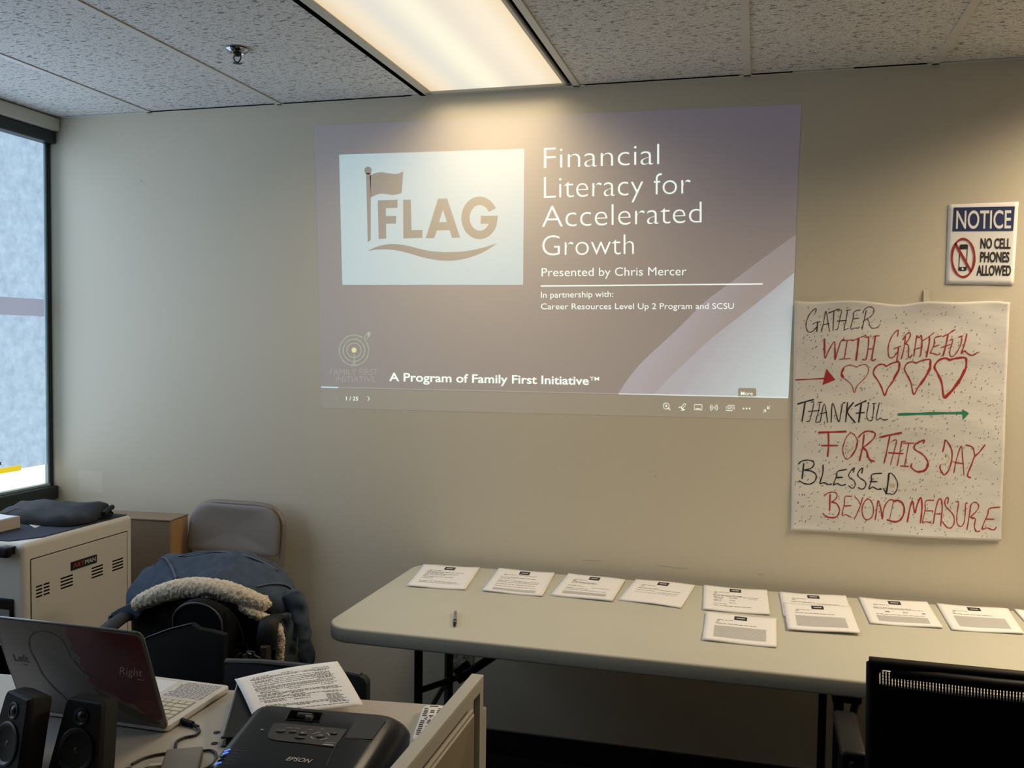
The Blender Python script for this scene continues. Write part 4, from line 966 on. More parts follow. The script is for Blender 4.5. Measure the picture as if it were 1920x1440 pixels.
obj('armrest_post', MB().tube(catmull([(1.656, -1.03, 0.72), (1.652, -1.03, 0.58), (1.635, -1.03, 0.475), (1.55, -1.03, 0.44)], 4), 0.02, 8, flat=0.7), mat('dim_olive_plastic', (0.035, 0.034, 0.028), rough=0.5), tk, world=True)

# jacket
J = thing('denim_jacket', 'blue denim jacket with cream fleece collar draped over the back of the task chair', 'jacket', (1.35, -0.85, 0.50))
denim = mat('blue_denim', (0.064, 0.086, 0.122), rough=0.95, spec=0.1, var=0.40, vscale=34, bump=0.6, bscale=420)
stitch = mat('pale_denim_seam', (0.10, 0.125, 0.16), rough=0.9, spec=0.1, var=0.2, vscale=80)
fleece = mat('cream_fleece', (0.70, 0.61, 0.46), rough=0.95, var=0.18, vscale=160, bump=0.9, bscale=230, sheen=0.3)
rows = [
 [(1.06, -.70, .40), (1.10, -.69, .40), (1.17, -.69, .40), (1.25, -.69, .40), (1.34, -.69, .40), (1.43, -.69, .40), (1.52, -.69, .40), (1.58, -.70, .40), (1.63, -.74, .42), (1.645, -.78, .42)],
 [(1.03, -.71, .62), (1.06, -.69, .66), (1.14, -.685, .68), (1.23, -.68, .69), (1.33, -.68, .69), (1.43, -.68, .69), (1.52, -.69, .68), (1.60, -.71, .64), (1.66, -.75, .60), (1.66, -.78, .52)],
 [(1.015, -.77, .755), (1.040, -.745, .800), (1.125, -.735, .852), (1.225, -.73, .874), (1.327, -.73, .884), (1.426, -.73, .886), (1.522, -.74, .870), (1.607, -.755, .800), (1.668, -.785, .70), (1.670, -.80, .55)],
 [(1.022, -.80, .765), (1.054, -.79, .822), (1.138, -.79, .878), (1.228, -.79, .896), (1.327, -.79, .906), (1.424, -.79, .908), (1.519, -.79, .894), (1.609, -.79, .822), (1.672, -.80, .715), (1.675, -.81, .56)],
 [(1.038, -.84, .750), (1.071, -.85, .795), (1.179, -.85, .852), (1.277, -.85, .878), (1.373, -.85, .890), (1.480, -.85, .888), (1.572, -.85, .864), (1.636, -.85, .812), (1.682, -.84, .71), (1.682, -.84, .57)],
 [(1.070, -.90, .735), (1.110, -.905, .762), (1.208, -.91, .818), (1.285, -.91, .848), (1.380, -.91, .868), (1.475, -.91, .866), (1.555, -.91, .850), (1.612, -.905, .818), (1.662, -.88, .74), (1.664, -.88, .60)],
 [(1.085, -.93, .715), (1.135, -.935, .738), (1.205, -.935, .780), (1.285, -.935, .815), (1.380, -.935, .838), (1.475, -.935, .836), (1.555, -.935, .818), (1.600, -.925, .79), (1.640, -.90, .72), (1.645, -.90, .60)],
]
full = [catmull(r_, 5) for r_ in rows]
cols = [catmull([full[i][j] for i in range(len(full))], 5) for j in range(len(full[0]))]
NU, NV = len(cols) - 1, len(cols[0]) - 1
def jac(u, v):
    p = cols[round(u*NU)][round(v*NV)]
    c = Vector((1.36, -0.80, 0.55)); n_ = (p - c).normalized()
    d_ = 0.013*noise.noise(Vector((p.x*11, p.y*10, p.z*17))) + 0.009*sin(p.x*30 + p.z*55 + 3*noise.noise(p*6)) * (0.4 + 0.6*abs(u - 0.5)*2)
    return p + n_*d_
jb = MB().grid(jac, NU, NV)
o = obj('denim_body', jb, denim, J, world=True, ang=180); sm = o.modifiers.new('thickness', 'SOLIDIFY'); sm.thickness = 0.004; sm.offset = 0
def on_j(u, v, up=0.006):
    p = jac(u, v); c = Vector((1.36, -0.80, 0.55)); return p + (p - c).normalized()*up
for uv in ([(0.20, 0.46), (0.235, 0.56), (0.27, 0.68), (0.31, 0.80)], [(0.66, 0.82), (0.70, 0.72), (0.735, 0.64), (0.77, 0.58)], [(0.17, 0.50), (0.30, 0.49), (0.45, 0.485), (0.6, 0.49), (0.72, 0.50)]):
    obj('seam', MB().tube(catmull([on_j(*q_) for q_ in uv], 8), 0.0045, 7, flat=0.5), stitch, J, world=True)
def fuzzy(pts, rad, n=10, seg=18, amp=0.006, fl=None, fq=95):
    C_ = catmull(pts, n); N = len(C_)
    rr = [(rad if not callable(rad) else rad(i/(N - 1)))*min(1, 0.35 + 3.2*min(i, N - 1 - i)/max(1, N)*3) for i in range(N)]
    b = MB(); b.tube(C_, rr, seg, flat=fl)
    for v in b.bm.verts:
        k = noise.noise_vector(v.co*fq)*amp + noise.noise_vector(v.co*fq*2.2)*amp*(0.8 if fq > 50 else 0.3)
        v.co += k
    return b
obj('fleece_collar', fuzzy([(1.150, -.945, .762), (1.180, -.955, .784), (1.225, -.960, .806), (1.290, -.962, .832), (1.375, -.962, .850), (1.465, -.962, .850), (1.535, -.960, .836), (1.590, -.95, .818), (1.622, -.94, .812)], lambda t: 0.021 + 0.009*sin(pi*t), 40, 40, 0.0034), fleece, J, world=True, ang=180)
obj('fleece_fold', fuzzy([(1.530, -.965, .812), (1.575, -.970, .794), (1.615, -.965, .778), (1.640, -.955, .762)], 0.015, 40, 32, 0.003), fleece, J, world=True, ang=180)
obj('fleece_facing', fuzzy([(1.625, -.960, .772), (1.652, -.955, .748), (1.658, -.95, .705), (1.652, -.945, .655), (1.648, -.94, .60), (1.64, -.94, .54)], 0.013, 40, 28, 0.003), fleece, J, world=True, ang=180)
lp = MB().prism([(1.183, -.955, .772), (1.150, -.96, .782), (1.100, -.965, .757), (1.072, -.97, .738), (1.070, -.972, .724), (1.120, -.972, .720), (1.172, -.972, .732), (1.186, -.965, .752)], (0, 0.012, 0.002), 0.003, 2)
obj('collar_point', lp, denim, J, world=True)
obj('collar_seam', MB().tube([(1.074, -.9735, .728), (1.12, -.9745, .7245), (1.168, -.9745, .7355)], 0.0022, 6), stitch, J, world=True)
obj('button', MB().lathe([(0.0055, 0.0), (0.0055, 0.003), (0.003, 0.004)], (1.083, -.972, .737), axis='Y'), chrome, J, world=True)
sl = fuzzy([(1.640, -.85, .838), (1.668, -.865, .785), (1.676, -.87, .715), (1.668, -.87, .64), (1.655, -.87, .56), (1.65, -.87, .46)], 0.034, 16, 24, 0.010, None, 24)
obj('sleeve', sl, denim, J, world=True, ang=180)
fp_ = MB()
def fpan(u, v):
    a = Vector((1.628, -.935, .782)).lerp(Vector((1.652, -.93, .46)), v); 
    a.x += 0.018*sin(pi*min(1, v*1.6)); b_ = a + Vector((0.038, 0.03, 0.0))
    p = a.lerp(b_, u); n_ = 0.010*noise.noise(Vector((u*3, v*9, 4))) + 0.006*sin(v*24 + u*7)
    return p + Vector((0.3*n_, -n_, 0))
fp_.grid(fpan, 8, 40)
o = obj('front_panel', fp_, mat('faded_denim', (0.075, 0.095, 0.115), rough=0.9, spec=0.1, var=0.6, vscale=36, bump=0.5, bscale=300), J, world=True, ang=180); o.modifiers.new('thickness', 'SOLIDIFY').thickness = 0.004
ln_ = MB().grid(lambda u, v: catmull([Vector((1.13, -.935, .728)), Vector((1.21, -.925, .782)), Vector((1.375, -.915, .835)), Vector((1.53, -.925, .815)), Vector((1.625, -.925, .765))], 10)[round(u*40)] + Vector((0, 0.0, -0.17*v)), 40, 4)
o = obj('lining', ln_, mat('black_quilted_lining', (0.005, 0.005, 0.006), rough=0.8), J, world=True); o.modifiers.new('thickness', 'SOLIDIFY').thickness = 0.003

# backpack on the seat, folder leaning on it
BP = thing('backpack', 'black backpack with a curved piped pocket sitting on the task chair seat', 'bag', (1.452, -1.00, 0.506))
def arch(hw, h, n=12, flat=0.30):
    P = [(hw, 0.0)]
    for k in range(n + 1):
        a = pi*k/n; P.append((hw*cos(a)*1.0, h - hw*flat*2.2 + hw*flat*2.2*sin(a)))
    return P + [(-hw, 0.0)]
rings = []
for y, s_, dz in ((0.036, 0.90, -0.040), (0.030, 0.96, -0.030), (0.0, 0.99, -0.015), (-0.03, 1.0, 0), (-0.052, 0.98, -0.003), (-0.060, 0.92, -0.010)):
    rings.append([(x*s_, y, max(0, z*1.0 + (dz if z > 0.05 else 0))) for x, z in arch(0.088, 0.336)])
bag_m = mat('black_nylon', (0.004, 0.004, 0.0042), rough=0.8, spec=0.15, bump=0.3, bscale=300)
obj('bag_body', MB().loft(rings), bag_m, BP)
pr_ = [(x*0.93, -0.062, z) for x, z in arch(0.088, 0.330)][1:-1]
obj('piping', MB().tube([(0.08, -0.062, 0.06)] + pr_ + [(-0.08, -0.062, 0.06)], 0.0026, 7), mat('grey_piping', (0.07, 0.07, 0.07), rough=0.5), BP)
obj('front_pocket', MB().prism([(x*0.78, -0.06, z*0.62 + 0.01) for x, z in arch(0.088, 0.29)], (0, -0.022, 0), 0.008, 2), bag_m, BP)
obj('carry_loop', MB().tube(catmull([(-0.03, -0.01, 0.30), (-0.028, -0.015, 0.335), (0.0, -0.018, 0.345), (0.028, -0.015, 0.335), (0.03, -0.01, 0.30)], 5), 0.007, 8, flat=0.5), bag_m, BP)
obj('buckle', MB().box((-0.012, -0.045, 0.322), (0.012, 0.008, 0.016), 0.002, 1).box((0.014, -0.045, 0.320), (0.020, 0.006, 0.007), 0.002, 1), mat('grey_buckle', (0.13, 0.13, 0.13), rough=0.4), BP)
pk = MB(); rn = random.Random(3)
KR = thing('key_ring', 'ring of keys with charms hanging beside the black backpack on the chair', 'keys', (1.600, -1.06, 0.715))
kmetal = mat('worn_nickel', (0.16, 0.15, 0.13), rough=0.35, metal=0.8)
obj('split_ring', MB().tube([(0.017*cos(2*pi*k/20), 0.003*sin(4*pi*k/20), 0.017*sin(2*pi*k/20)) for k in range(20)], 0.0015, 6, True), dkchrome, KR)
for a, L_ in ((-2.2, 0.058), (-1.2, 0.05), (-0.3, 0.045)):
    e = Vector((cos(a), -0.08, sin(a))).normalized(); s0 = e*0.018
    kb = MB().tube([s0, s0 + e*0.010, s0 + e*0.017], [0.006, 0.0095, 0.005], 10, flat=0.25).tube([s0 + e*0.015, s0 + e*L_], 0.0035, 6, flat=0.4)
    obj('key', kb, kmetal, KR)
obj('lanyard', MB().tube(catmull([(0.0, 0, 0.017), (-0.004, 0.005, 0.04), (-0.03, 0.01, 0.085), (-0.068, 0.02, 0.10)], 5), 0.003, 7, flat=0.6), blk_fab, KR)
obj('charm', MB().box((0.028, -0.004, -0.012), (0.026, 0.004, 0.022), 0.002, 1), mat('olive_tag', (0.075, 0.07, 0.055), rough=0.5), KR)
FD = thing('portfolio_case', 'smooth black slanting case leaning in front of the black backpack', 'case', (1.45, -1.185, 0.506))
fpts = [(-0.160, 0, 0.20), (-0.10, 0, 0.247), (-0.03, 0, 0.276), (0.035, 0, 0.296), (0.06, 0, 0.284), (0.10, 0, 0.282), (0.146, 0, 0.275), (0.156, 0, 0.0), (-0.165, 0, 0.0)]
obj('case_shell', MB().prism([(x, y + 0.045*z/0.3, z) for x, y, z in fpts], (0, 0.022, 0), 0.005, 2), mat('smooth_black_vinyl', (0.005, 0.005, 0.005), rough=0.75, spec=0.2), FD)
obj('case_edge', MB().tube([(x, y + 0.045*z/0.3 - 0.0005, z) for x, y, z in fpts[:4]], 0.0022, 6), mat('dark_edge_binding', (0.018, 0.018, 0.018), rough=0.5), FD)

# low backrest showing above the desk's back edge
lc = thing('visitor_chair', 'low grey backrest of a small chair pushed against the far side of the desk', 'chair', (1.865, -1.175, 0))
grey_pl = mat('slate_plastic', (0.022, 0.024, 0.0265), rough=0.6, spec=0.25); lite_rim = mat('lit_rim_grey', (0.045, 0.045, 0.046), rough=0.5)
obj('backrest', MB().prism([(x, -0.075, z) for x, z in rrect(-0.205, 0.205, 0.56, 0.752, 0.022)], (0, 0.028, 0), 0.005, 2), grey_pl, lc)
obj('top_rim', MB().tube([(-0.203, -0.066, 0.748), (-0.1, -0.066, 0.757), (0.0, -0.066, 0.759), (0.1, -0.066, 0.759), (0.185, -0.066, 0.752)], 0.010, 8, flat=0.7), lite_rim, lc)  # lit top edge of the backrest, painted as a lighter grey rim
obj('seat', MB().prism([(x, y, 0.44) for x, y in rrect(-0.20, 0.20, -0.47, -0.10, 0.05)], (0, 0, 0.04), 0.012, 2), grey_pl, lc)
for sx in (-0.17, 0.17):
    obj('leg', MB().tube([(sx, -0.055, 0.70), (sx, -0.075, 0.45), (sx*1.05, -0.06, 0.0)], 0.011, 8), blk_steel, lc)
    obj('leg', MB().tube([(sx, -0.44, 0.45), (sx*1.05, -0.46, 0.0)], 0.011, 8), blk_steel, lc)
# ------------------------------------------------------------------ presenter's desk
DZ = 0.74
dk = thing('desk', 'pale laminate presenter desk in the foreground carrying laptop and projector', 'desk', (1.78, -1.85, 0))
lam = mat('pale_grey_laminate', (0.43, 0.40, 0.35), rough=0.42, spec=0.45, var=0.03, vscale=30)
cream2 = mat('cream_enamel', (0.47, 0.455, 0.40), rough=0.42, spec=0.4)
top = [(1.135, -1.478), (1.769, -1.395), (2.303, -1.332), (2.394, -1.322), (2.394, -2.35), (1.02, -2.35)]
obj('desktop', MB().prism([(x, y, DZ - 0.03) for x, y in top], (0, 0, 0.03), 0.002, 2), lam, dk, world=True)
obj('lit_edge', MB().prism([(x, y, DZ - 0.028) for x, y in [(1.128, -1.472), (1.769, -1.3925), (2.394, -1.3195), (2.394, -1.322), (1.769, -1.395), (1.135, -1.478)]], (0, 0, 0.026)), mat('lit_edge_white', (0.62, 0.61, 0.58), rough=0.4), dk, world=True, smooth=False)  # window light on the desk's back edge, painted as a white strip
for x0, x1 in ((1.12, 1.15), (2.35, 2.38)): obj('side_support', MB().box2((x0, -2.30, 0), (x1, -1.62, DZ - 0.03)), lam, dk, world=True, smooth=False)
gh = MB().lathe([(0.0001, 0.0), (0.0065, 0.0), (0.0075, 0.0008), (0.0065, 0.0012), (0.0001, 0.0004)], (1.880, -1.619, DZ))
obj('screw_cap', gh, blk_pl, dk, world=True)
gh = MB().lathe([(0.0001, 0.0), (0.0065, 0.0), (0.0075, 0.0008), (0.0065, 0.0012), (0.0001, 0.0004)], (1.906, -1.668, DZ))
obj('screw_cap', gh, blk_pl, dk, world=True)

# upright panel at the desk's right end
PX0, PX1, PY0, PY1, PZ = 2.3965, 2.4245, -2.40, -1.400, 0.851
pn2 = thing('desk_end_panel', 'cream framed end panel with recessed field standing upright along the right side of the desk', 'panel', (2.41, -1.9, 0))
obj('core_board', MB().box2((PX0, PY0, 0.0), (PX1 - 0.014, PY1, PZ - 0.004), 0.001, 1), cream2, pn2, world=True)
obj('top_cap', MB().box2((PX0 - 0.0005, PY0, PZ - 0.006), (PX1 + 0.0005, PY1 + 0.0005, PZ), 0.0012, 1), cream2, pn2, world=True)
obj('face_frame', MB().box2((PX1 - 0.0145, PY0, PZ - 0.032), (PX1, PY1, PZ - 0.0055), 0.001, 1).box2((PX1 - 0.0145, PY1 - 0.024, 0.0), (PX1, PY1, PZ - 0.03), 0.001, 1), cream2, pn2, world=True)
ib = MB().prism([(PX1 - 0.0145, y, z) for y, z in [(-1.455, 0.0), (-1.455, 0.776), (-1.458, 0.788), (-1.470, 0.792), (PY0, 0.792), (PY0, 0.0)]], (0.0115, 0, 0), 0.003, 2)
obj('inset_field', ib, mat('shaded_field_cream', (0.24, 0.205, 0.145), rough=0.45), pn2, world=True)  # cream field whose shade is painted in as a darker tan
obj('moulding_strip', MB().tube([(PX1 - 0.006, -1.472, 0.7955), (PX1 - 0.006, PY0, 0.7955)], 0.0048, 10).tube([(PX1 - 0.003, -1.470, 0.785), (PX1 - 0.003, PY0, 0.785)], 0.0036, 10), mat('ivory_moulding', (0.56, 0.53, 0.46), rough=0.35), pn2, world=True)
eb_ = MB().prism([(2.4035, y, z) for y, z in [(-1.399, 0.0), (-1.399, 0.766), (-1.396, 0.770), (-1.394, 0.758), (-1.390, 0.752), (-1.386, 0.757), (-1.382, 0.764), (-1.378, 0.768), (-1.373, 0.764), (-1.373, 0.0)]], (0.0205, 0, 0), 0.0006, 1)
obj('chipped_end_strip', eb_, cream2, pn2, world=True, smooth=False)

# ------------------------------------------------------------------ laptop, seen from behind
LPT = thing('laptop', 'open laptop turned away with dark red painted lid and white keyboard deck on the desk', 'laptop', (1.5905, -1.657, DZ + 0.0005))
silver = mat('silver_plastic', (0.55, 0.54, 0.51), rough=0.35, metal=0.3); lidm = mat('grey_lid_lacquer', (0.20, 0.18, 0.165), rough=0.30, spec=0.5, var=0.05, vscale=12)
LW = 0.1895
obj('base', MB().prism([(x, y, 0.003) for x, y in rrect(-LW, LW, 0.0, 0.25, 0.014, 5)], (0, 0, 0.0125), 0.002, 2), mat('white_laptop_deck', (0.62, 0.61, 0.57), rough=0.4), LPT)
obj('underside', MB().prism([(x, y, 0.0) for x, y in rrect(-LW + 0.006, LW - 0.006, 0.004, 0.244, 0.014, 5)], (0, 0, 0.0032)), blk_pl, LPT)
kz = 0.0156; kb = MB()
rnk = random.Random(2)
for r in range(6):
    y = 0.022 + r*0.0187; x = 0.168
    widths = [0.0155]*15 if r else [0.0155]*15
    if r == 5: widths = [0.0155]*4 + [0.085] + [0.0155]*5
    if r == 4: widths = [0.034] + [0.0155]*10 + [0.040]
    if r == 3: widths = [0.030] + [0.0155]*11 + [0.030]
    for w_ in widths:
        kb.box((x - w_/2, y + 0.0078, kz + 0.0008), (w_, 0.0155, 0.0018), 0.0006, 1); x -= w_ + 0.0032
key_m = mat('ivory_keys', (0.60, 0.56, 0.43), rough=0.5, var=0.2, vscale=60)
kw = MB().box2((-0.172, 0.018, kz - 0.0004), (0.172, 0.136, kz + 0.0003))
o = obj('key_well', kw, mat('shadow_grey_deck', (0.28, 0.26, 0.21), rough=0.6), LPT, smooth=False)
obj('keys', kb, key_m, LPT, smooth=False)
obj('trackpad', MB().box2((-0.055, 0.150, kz - 0.0002), (0.055, 0.232, kz + 0.0005), 0.0003, 1), mat('white_trackpad', (0.72, 0.74, 0.76), rough=0.25), LPT)
spk = obj('spec_sticker', MB().box2((0.070, 0.146, kz - 0.0002), (0.178, 0.240, kz + 0.0003)), mat('white_sticker', (0.66, 0.65, 0.62), rough=0.5), LPT, smooth=False)
sb_ = MB()
for r in range(13):
    x = 0.174
    while x > 0.076:
        w_ = rnk.uniform(0.004, 0.013); sb_.face([(x, 0.150 + r*0.0068, kz + 0.0006), (x, 0.1538 + r*0.0068, kz + 0.0006), (x - w_, 0.1538 + r*0.0068, kz + 0.0006), (x - w_, 0.150 + r*0.0068, kz + 0.0006)]); x -= w_ + 0.0025
obj('sticker_print', sb_, mat('grey_print', (0.2, 0.19, 0.18)), spk, smooth=False, recalc=False)
th = math.atan2(0.086, 0.238)
def lid(x, h, out=0.0):                       # a point on the lid's outer face; out = above that face, toward the photographer
    return Vector((x, -h*sin(th) - out*cos(th), 0.010 + h*cos(th) - out*sin(th)))
def rr2(hw, h0, h1, r): return rrect(-hw, hw, h0, h1, r, 6)
lb2 = MB()
a_ = rr2(LW, 0.0, 0.252, 0.014)
lb2.loft([[lid(x*0.99, 0.126 + (h - 0.126)*0.985, -0.0078) for x, h in a_], [lid(x, h, -0.0065) for x, h in a_], [lid(x, h, -0.0015) for x, h in a_], [lid(x*0.992, 0.126 + (h - 0.126)*0.988, 0.0) for x, h in a_]])
lidp = obj('lid', lb2, lidm, LPT)
obj('lid_rim', MB().tube([lid(x, h, -0.0035) for x, h in a_], 0.0034, 8, True), mat('silver_rim', (0.16, 0.155, 0.15), rough=0.25, metal=0.7), LPT)
obj('screen', MB().face([lid(x, h, -0.0082) for x, h in ((-0.180, 0.022), (0.180, 0.022), (0.180, 0.243), (-0.180, 0.243))]), mat('dark_screen_glass', (0.01, 0.01, 0.012), rough=0.1), LPT, smooth=False)
def lface(pts, up): return [lid(x, h, up) for x, h in pts]
rndl = random.Random(8)
edge = [(0.010, 0.2480), (-0.002, 0.232), (0.008, 0.212), (0.000, 0.190), (0.016, 0.170), (0.010, 0.148), (0.024, 0.128), (0.020, 0.108), (0.045, 0.088), (0.075, 0.080), (0.100, 0.062), (0.128, 0.060), (0.150, 0.040), (0.186, 0.030)]
ej = []
for p, q_ in zip(edge, edge[1:]):
    for k in range(4): ej.append((p[0] + (q_[0] - p[0])*k/4 + rndl.uniform(-.003, .003), p[1] + (q_[1] - p[1])*k/4 + rndl.uniform(-.003, .003)))
redp = mat('dark_red_paint', (0.12, 0.010, 0.018), rough=0.28, spec=0.5, var=0.55, vscale=22)
obj('red_paint', MB().face(lface(ej + [(0.186, 0.030), (0.1862, 0.236), (0.178, 0.2465)], 0.0004)), redp, lidp, smooth=False, recalc=False)
yb = [(0.026, 0.095), (0.060, 0.072), (0.100, 0.052), (0.150, 0.030), (0.178, 0.014), (0.150, 0.012), (0.110, 0.024), (0.070, 0.044), (0.035, 0.066)]
obj('olive_paint', MB().face(lface(curve2(yb, 4), 0.0003)), mat('olive_paint', (0.09, 0.075, 0.025), rough=0.35, var=0.6, vscale=30), lidp, smooth=False, recalc=False)
ob = [(0.120, 0.066), (0.150, 0.075), (0.182, 0.070), (0.186, 0.030), (0.160, 0.026), (0.135, 0.045)]
obj('orange_paint', MB().face(lface(curve2(ob, 4), 0.0006)), mat('burnt_orange_paint', (0.14, 0.035, 0.016), rough=0.35, var=0.6, vscale=40), lidp, smooth=False, recalc=False)
lf = lambda x, h: lid(x, h, 0.0005)
for w_, pts in ((0.004, [(-0.085, 0.225), (-0.105, 0.205), (-0.112, 0.175), (-0.105, 0.14), (-0.100, 0.11), (-0.080, 0.075), (-0.055, 0.045), (-0.045, 0.02)]), (0.003, [(-0.085, 0.225), (-0.055, 0.232), (-0.025, 0.222), (-0.012, 0.20), (-0.008, 0.165)]), (0.005, [(-0.002, 0.160), (0.008, 0.140), (0.022, 0.125), (0.040, 0.118)]), (0.003, [(0.085, 0.20), (0.11, 0.194), (0.135, 0.20), (0.15, 0.215)])):
    fb = MB(); ribbon(fb, pts, w_, lf, 6)
    obj('ink_line', fb, mat('dark_ink', (0.05, 0.042, 0.038), rough=0.4), lidp, smooth=False, recalc=False)
lt = MB(); put_text(lt, 'Left', (-0.166, 0.1395), (-0.1265, 0.1395), (0, 0.019), lf, 0.012); put_text(lt, 'slice', (-0.146, 0.132), (-0.134, 0.132), (0, 0.0022), lf) if False else None
ribbon(lt, [(-0.146, 0.1315), (-0.135, 0.1315)], 0.0018, lf)
obj('left_word', lt, mat('dark_ink', (0.05, 0.04, 0.04)), lidp, smooth=False, recalc=False)
rt = MB(); lf2 = lambda x, h: lid(x, h, 0.0008); put_text(rt, 'Right', (0.108, 0.139), (0.165, 0.141), (0.003, 0.020), lf2, -0.004, slant=0.08); ribbon(rt, [(0.150, 0.1305), (0.166, 0.131)], 0.0016, lf2)
obj('right_word', rt, mat('pale_pink_ink', (0.62, 0.42, 0.42), rough=0.5), lidp, smooth=False, recalc=False)

# ------------------------------------------------------------------ desktop speakers
sp_m = mat('black_speaker_plastic', (0.0045, 0.0045, 0.005), rough=0.55, spec=0.2); sp_side = mat('graphite_speaker_side', (0.016, 0.0145, 0.0135), rough=0.6, spec=0.25)
cone_m = mat('speaker_cone', (0.006, 0.008, 0.009), rough=0.35)
def speaker(label, loc, rz):
    t = thing('desktop_speaker', label, 'speaker', loc, rz, 'pair of black desktop speakers')
    H_ = 0.141
    def P(x, v, d): # width narrows upward, leans back
        w = 0.062 - 0.020*v; return Vector((x*w, -0.055 + 0.034*v + d, H_*v))
    fp = [(-1, 0), (1, 0), (1, .94), (0.93, 1.0), (-0.93, 1.0), (-1, .94)]
    obj('front_baffle', MB().loft([[P(x, v, 0.012) for x, v in fp], [P(x, v, 0.001) for x, v in fp], [P(x*0.97, 0.5 + (v - 0.5)*0.98, -0.001) for x, v in fp]]), sp_m, t)
    obj('cabinet', MB().loft([[P(x, v, 0.0125) for x, v in fp], [P(x*0.99, v*0.99, 0.034) for x, v in fp], [P(x*0.9, v*0.94, 0.052) for x, v in fp]]), sp_side, t)
    nrm = Vector((0, -H_, 0.034)).normalized(); up = Vector((0, 0.034, H_)).normalized(); rt_ = Vector((1, 0, 0))
    def disc(c, prof, seg=32):
        return [[c + rt_*(r*cos(2*pi*k/seg)) + up*(r*sin(2*pi*k/seg)) + nrm*h for k in range(seg)] for r, h in prof]
    cw = P(0, 0.36, -0.001); ctw = P(0, 0.80, -0.001)
    obj('woofer', MB().loft(disc(cw, [(0.043, 0), (0.043, 0.003), (0.039, 0.004), (0.036, 0.001), (0.030, -0.002), (0.014, -0.008), (0.013, -0.004), (0.006, 0.0), (0.0005, 0.001)])), cone_m, t)
    obj('tweeter', MB().loft(disc(ctw, [(0.017, 0), (0.017, 0.002), (0.014, 0.0025), (0.011, 0.0), (0.008, 0.003), (0.0005, 0.005)])), cone_m, t)
    return t
speaker('black tapered desktop speaker standing in front of the middle of the laptop lid', (1.732, -1.828, DZ + 0.0005), radians(-3))
speaker('black tapered desktop speaker at the photo\'s left edge beside the laptop lid', (1.592, -1.845, DZ + 0.0005), radians(-20))

# ------------------------------------------------------------------ power adapter and cables
ad = thing('adapter_hub', 'grey rectangular adapter block lying on the desk between laptop and projector', 'adapter', (1.912, -1.790, DZ + 0.0005), radians(28))
grey_ad = mat('mid_grey_plastic', (0.19, 0.185, 0.17), rough=0.5)
obj('adapter_shell', MB().box2((-0.036, -0.062, 0), (0.036, 0.048, 0.024), 0.004, 3), grey_ad, ad)
obj('white_plug', MB().box2((-0.064, -0.006, 0.004), (-0.036, 0.008, 0.016), 0.003, 2), mat('white_plug_plastic', (0.62, 0.60, 0.54), rough=0.4), ad)
cab_m = mat('black_cable', (0.010, 0.009, 0.009), rough=0.5)
cz = DZ + 0.0035
def cable(name, label, pts, r, m=cab_m, plug=None):
    C_ = catmull([Vector(p) for p in pts], 8)
    t = thing(name, label, 'cable', (C_[0].x, C_[0].y, DZ))
    obj('cord', MB().tube(C_, r, 8), m, t, world=True)
    if plug: plug(t)
    return t
def plug1(t): obj('connector', MB().tube([(1.781, -1.604, DZ + 0.008), (1.815, -1.612, DZ + 0.007)], 0.0055, 10, flat=1.4).tube([(1.815, -1.612, DZ + 0.007), (1.832, -1.618, DZ + 0.006)], 0.0042, 10), blk_pl, t, world=True)
cable('laptop_cable', 'black cable plugged into the laptop side curling back to the grey adapter', [(1.828, -1.617, cz + 0.002), (1.845, -1.632, cz), (1.846, -1.652, cz), (1.832, -1.668, cz), (1.829, -1.690, cz), (1.848, -1.722, cz), (1.862, -1.748, cz + 0.002)], 0.0032, plug=plug1)
cable('adapter_cable', 'thin black cable looping on the desk right of the grey adapter', [(1.918, -1.752, cz + 0.004), (1.905, -1.715, cz), (1.925, -1.705, cz), (1.948, -1.725, cz), (1.960, -1.760, cz), (1.956, -1.800, cz + 0.003)], 0.0027)
cable('speaker_cable', 'black cable running from behind the right speaker to the grey adapter', [(1.806, -1.805, cz), (1.812, -1.775, cz), (1.830, -1.752, cz), (1.855, -1.738, cz), (1.872, -1.735, cz)], 0.0030)
cable('audio_cable', 'brown lead from the white plug of the grey adapter toward the speaker', [(1.856, -1.816, cz + 0.005), (1.842, -1.822, cz + 0.002), (1.825, -1.825, cz), (1.812, -1.822, cz), (1.803, -1.835, cz), (1.800, -1.87, cz)], 0.0024, mat('brown_cable', (0.05, 0.04, 0.03), rough=0.5))

# ------------------------------------------------------------------ binder, agenda sheet, remote
bd = thing('ring_binder', 'black ring binder on the desk under the printed agenda sheet', 'binder', (1.829, -1.445, DZ + 0.0005), radians(-66 + 90))
# local x runs across the binder, local -y runs toward the photographer
def wedge(z0, z1, w, L): return [(0, 0, z0), (w, 0, z0), (w, -L, z0), (0, -L, z0)], [(0, 0, z1), (w, 0, z1), (w, -L, z1*0.35), (0, -L, z1*0.35)]
a1, a2 = wedge(0.003, 0.048, 0.185, 0.25)
obj('page_block', MB().loft([[Vector(p) + Vector((0.006, -0.004, 0)) for p in a1], [Vector(p) + Vector((0.006, -0.004, 0)) for p in a2]]), blk_pl, bd, smooth=False)
obj('bottom_cover', MB().prism([(-0.004, 0.004, 0), (0.192, 0.004, 0), (0.192, -0.256, 0), (-0.004, -0.256, 0)], (0, 0, 0.003), 0.001, 1), mat('grey_binder_vinyl', (0.06, 0.062, 0.065), rough=0.4), bd)
tc = MB().loft([[(0, 0, 0.0484), (0.190, 0, 0.0484), (0.190, -0.254, 0.0174), (0, -0.254, 0.0174)], [(0, 0, 0.0510), (0.190, 0, 0.0510), (0.190, -0.254, 0.0200), (0, -0.254, 0.0200)]])
obj('top_cover', tc, blk_pl, bd, smooth=False)
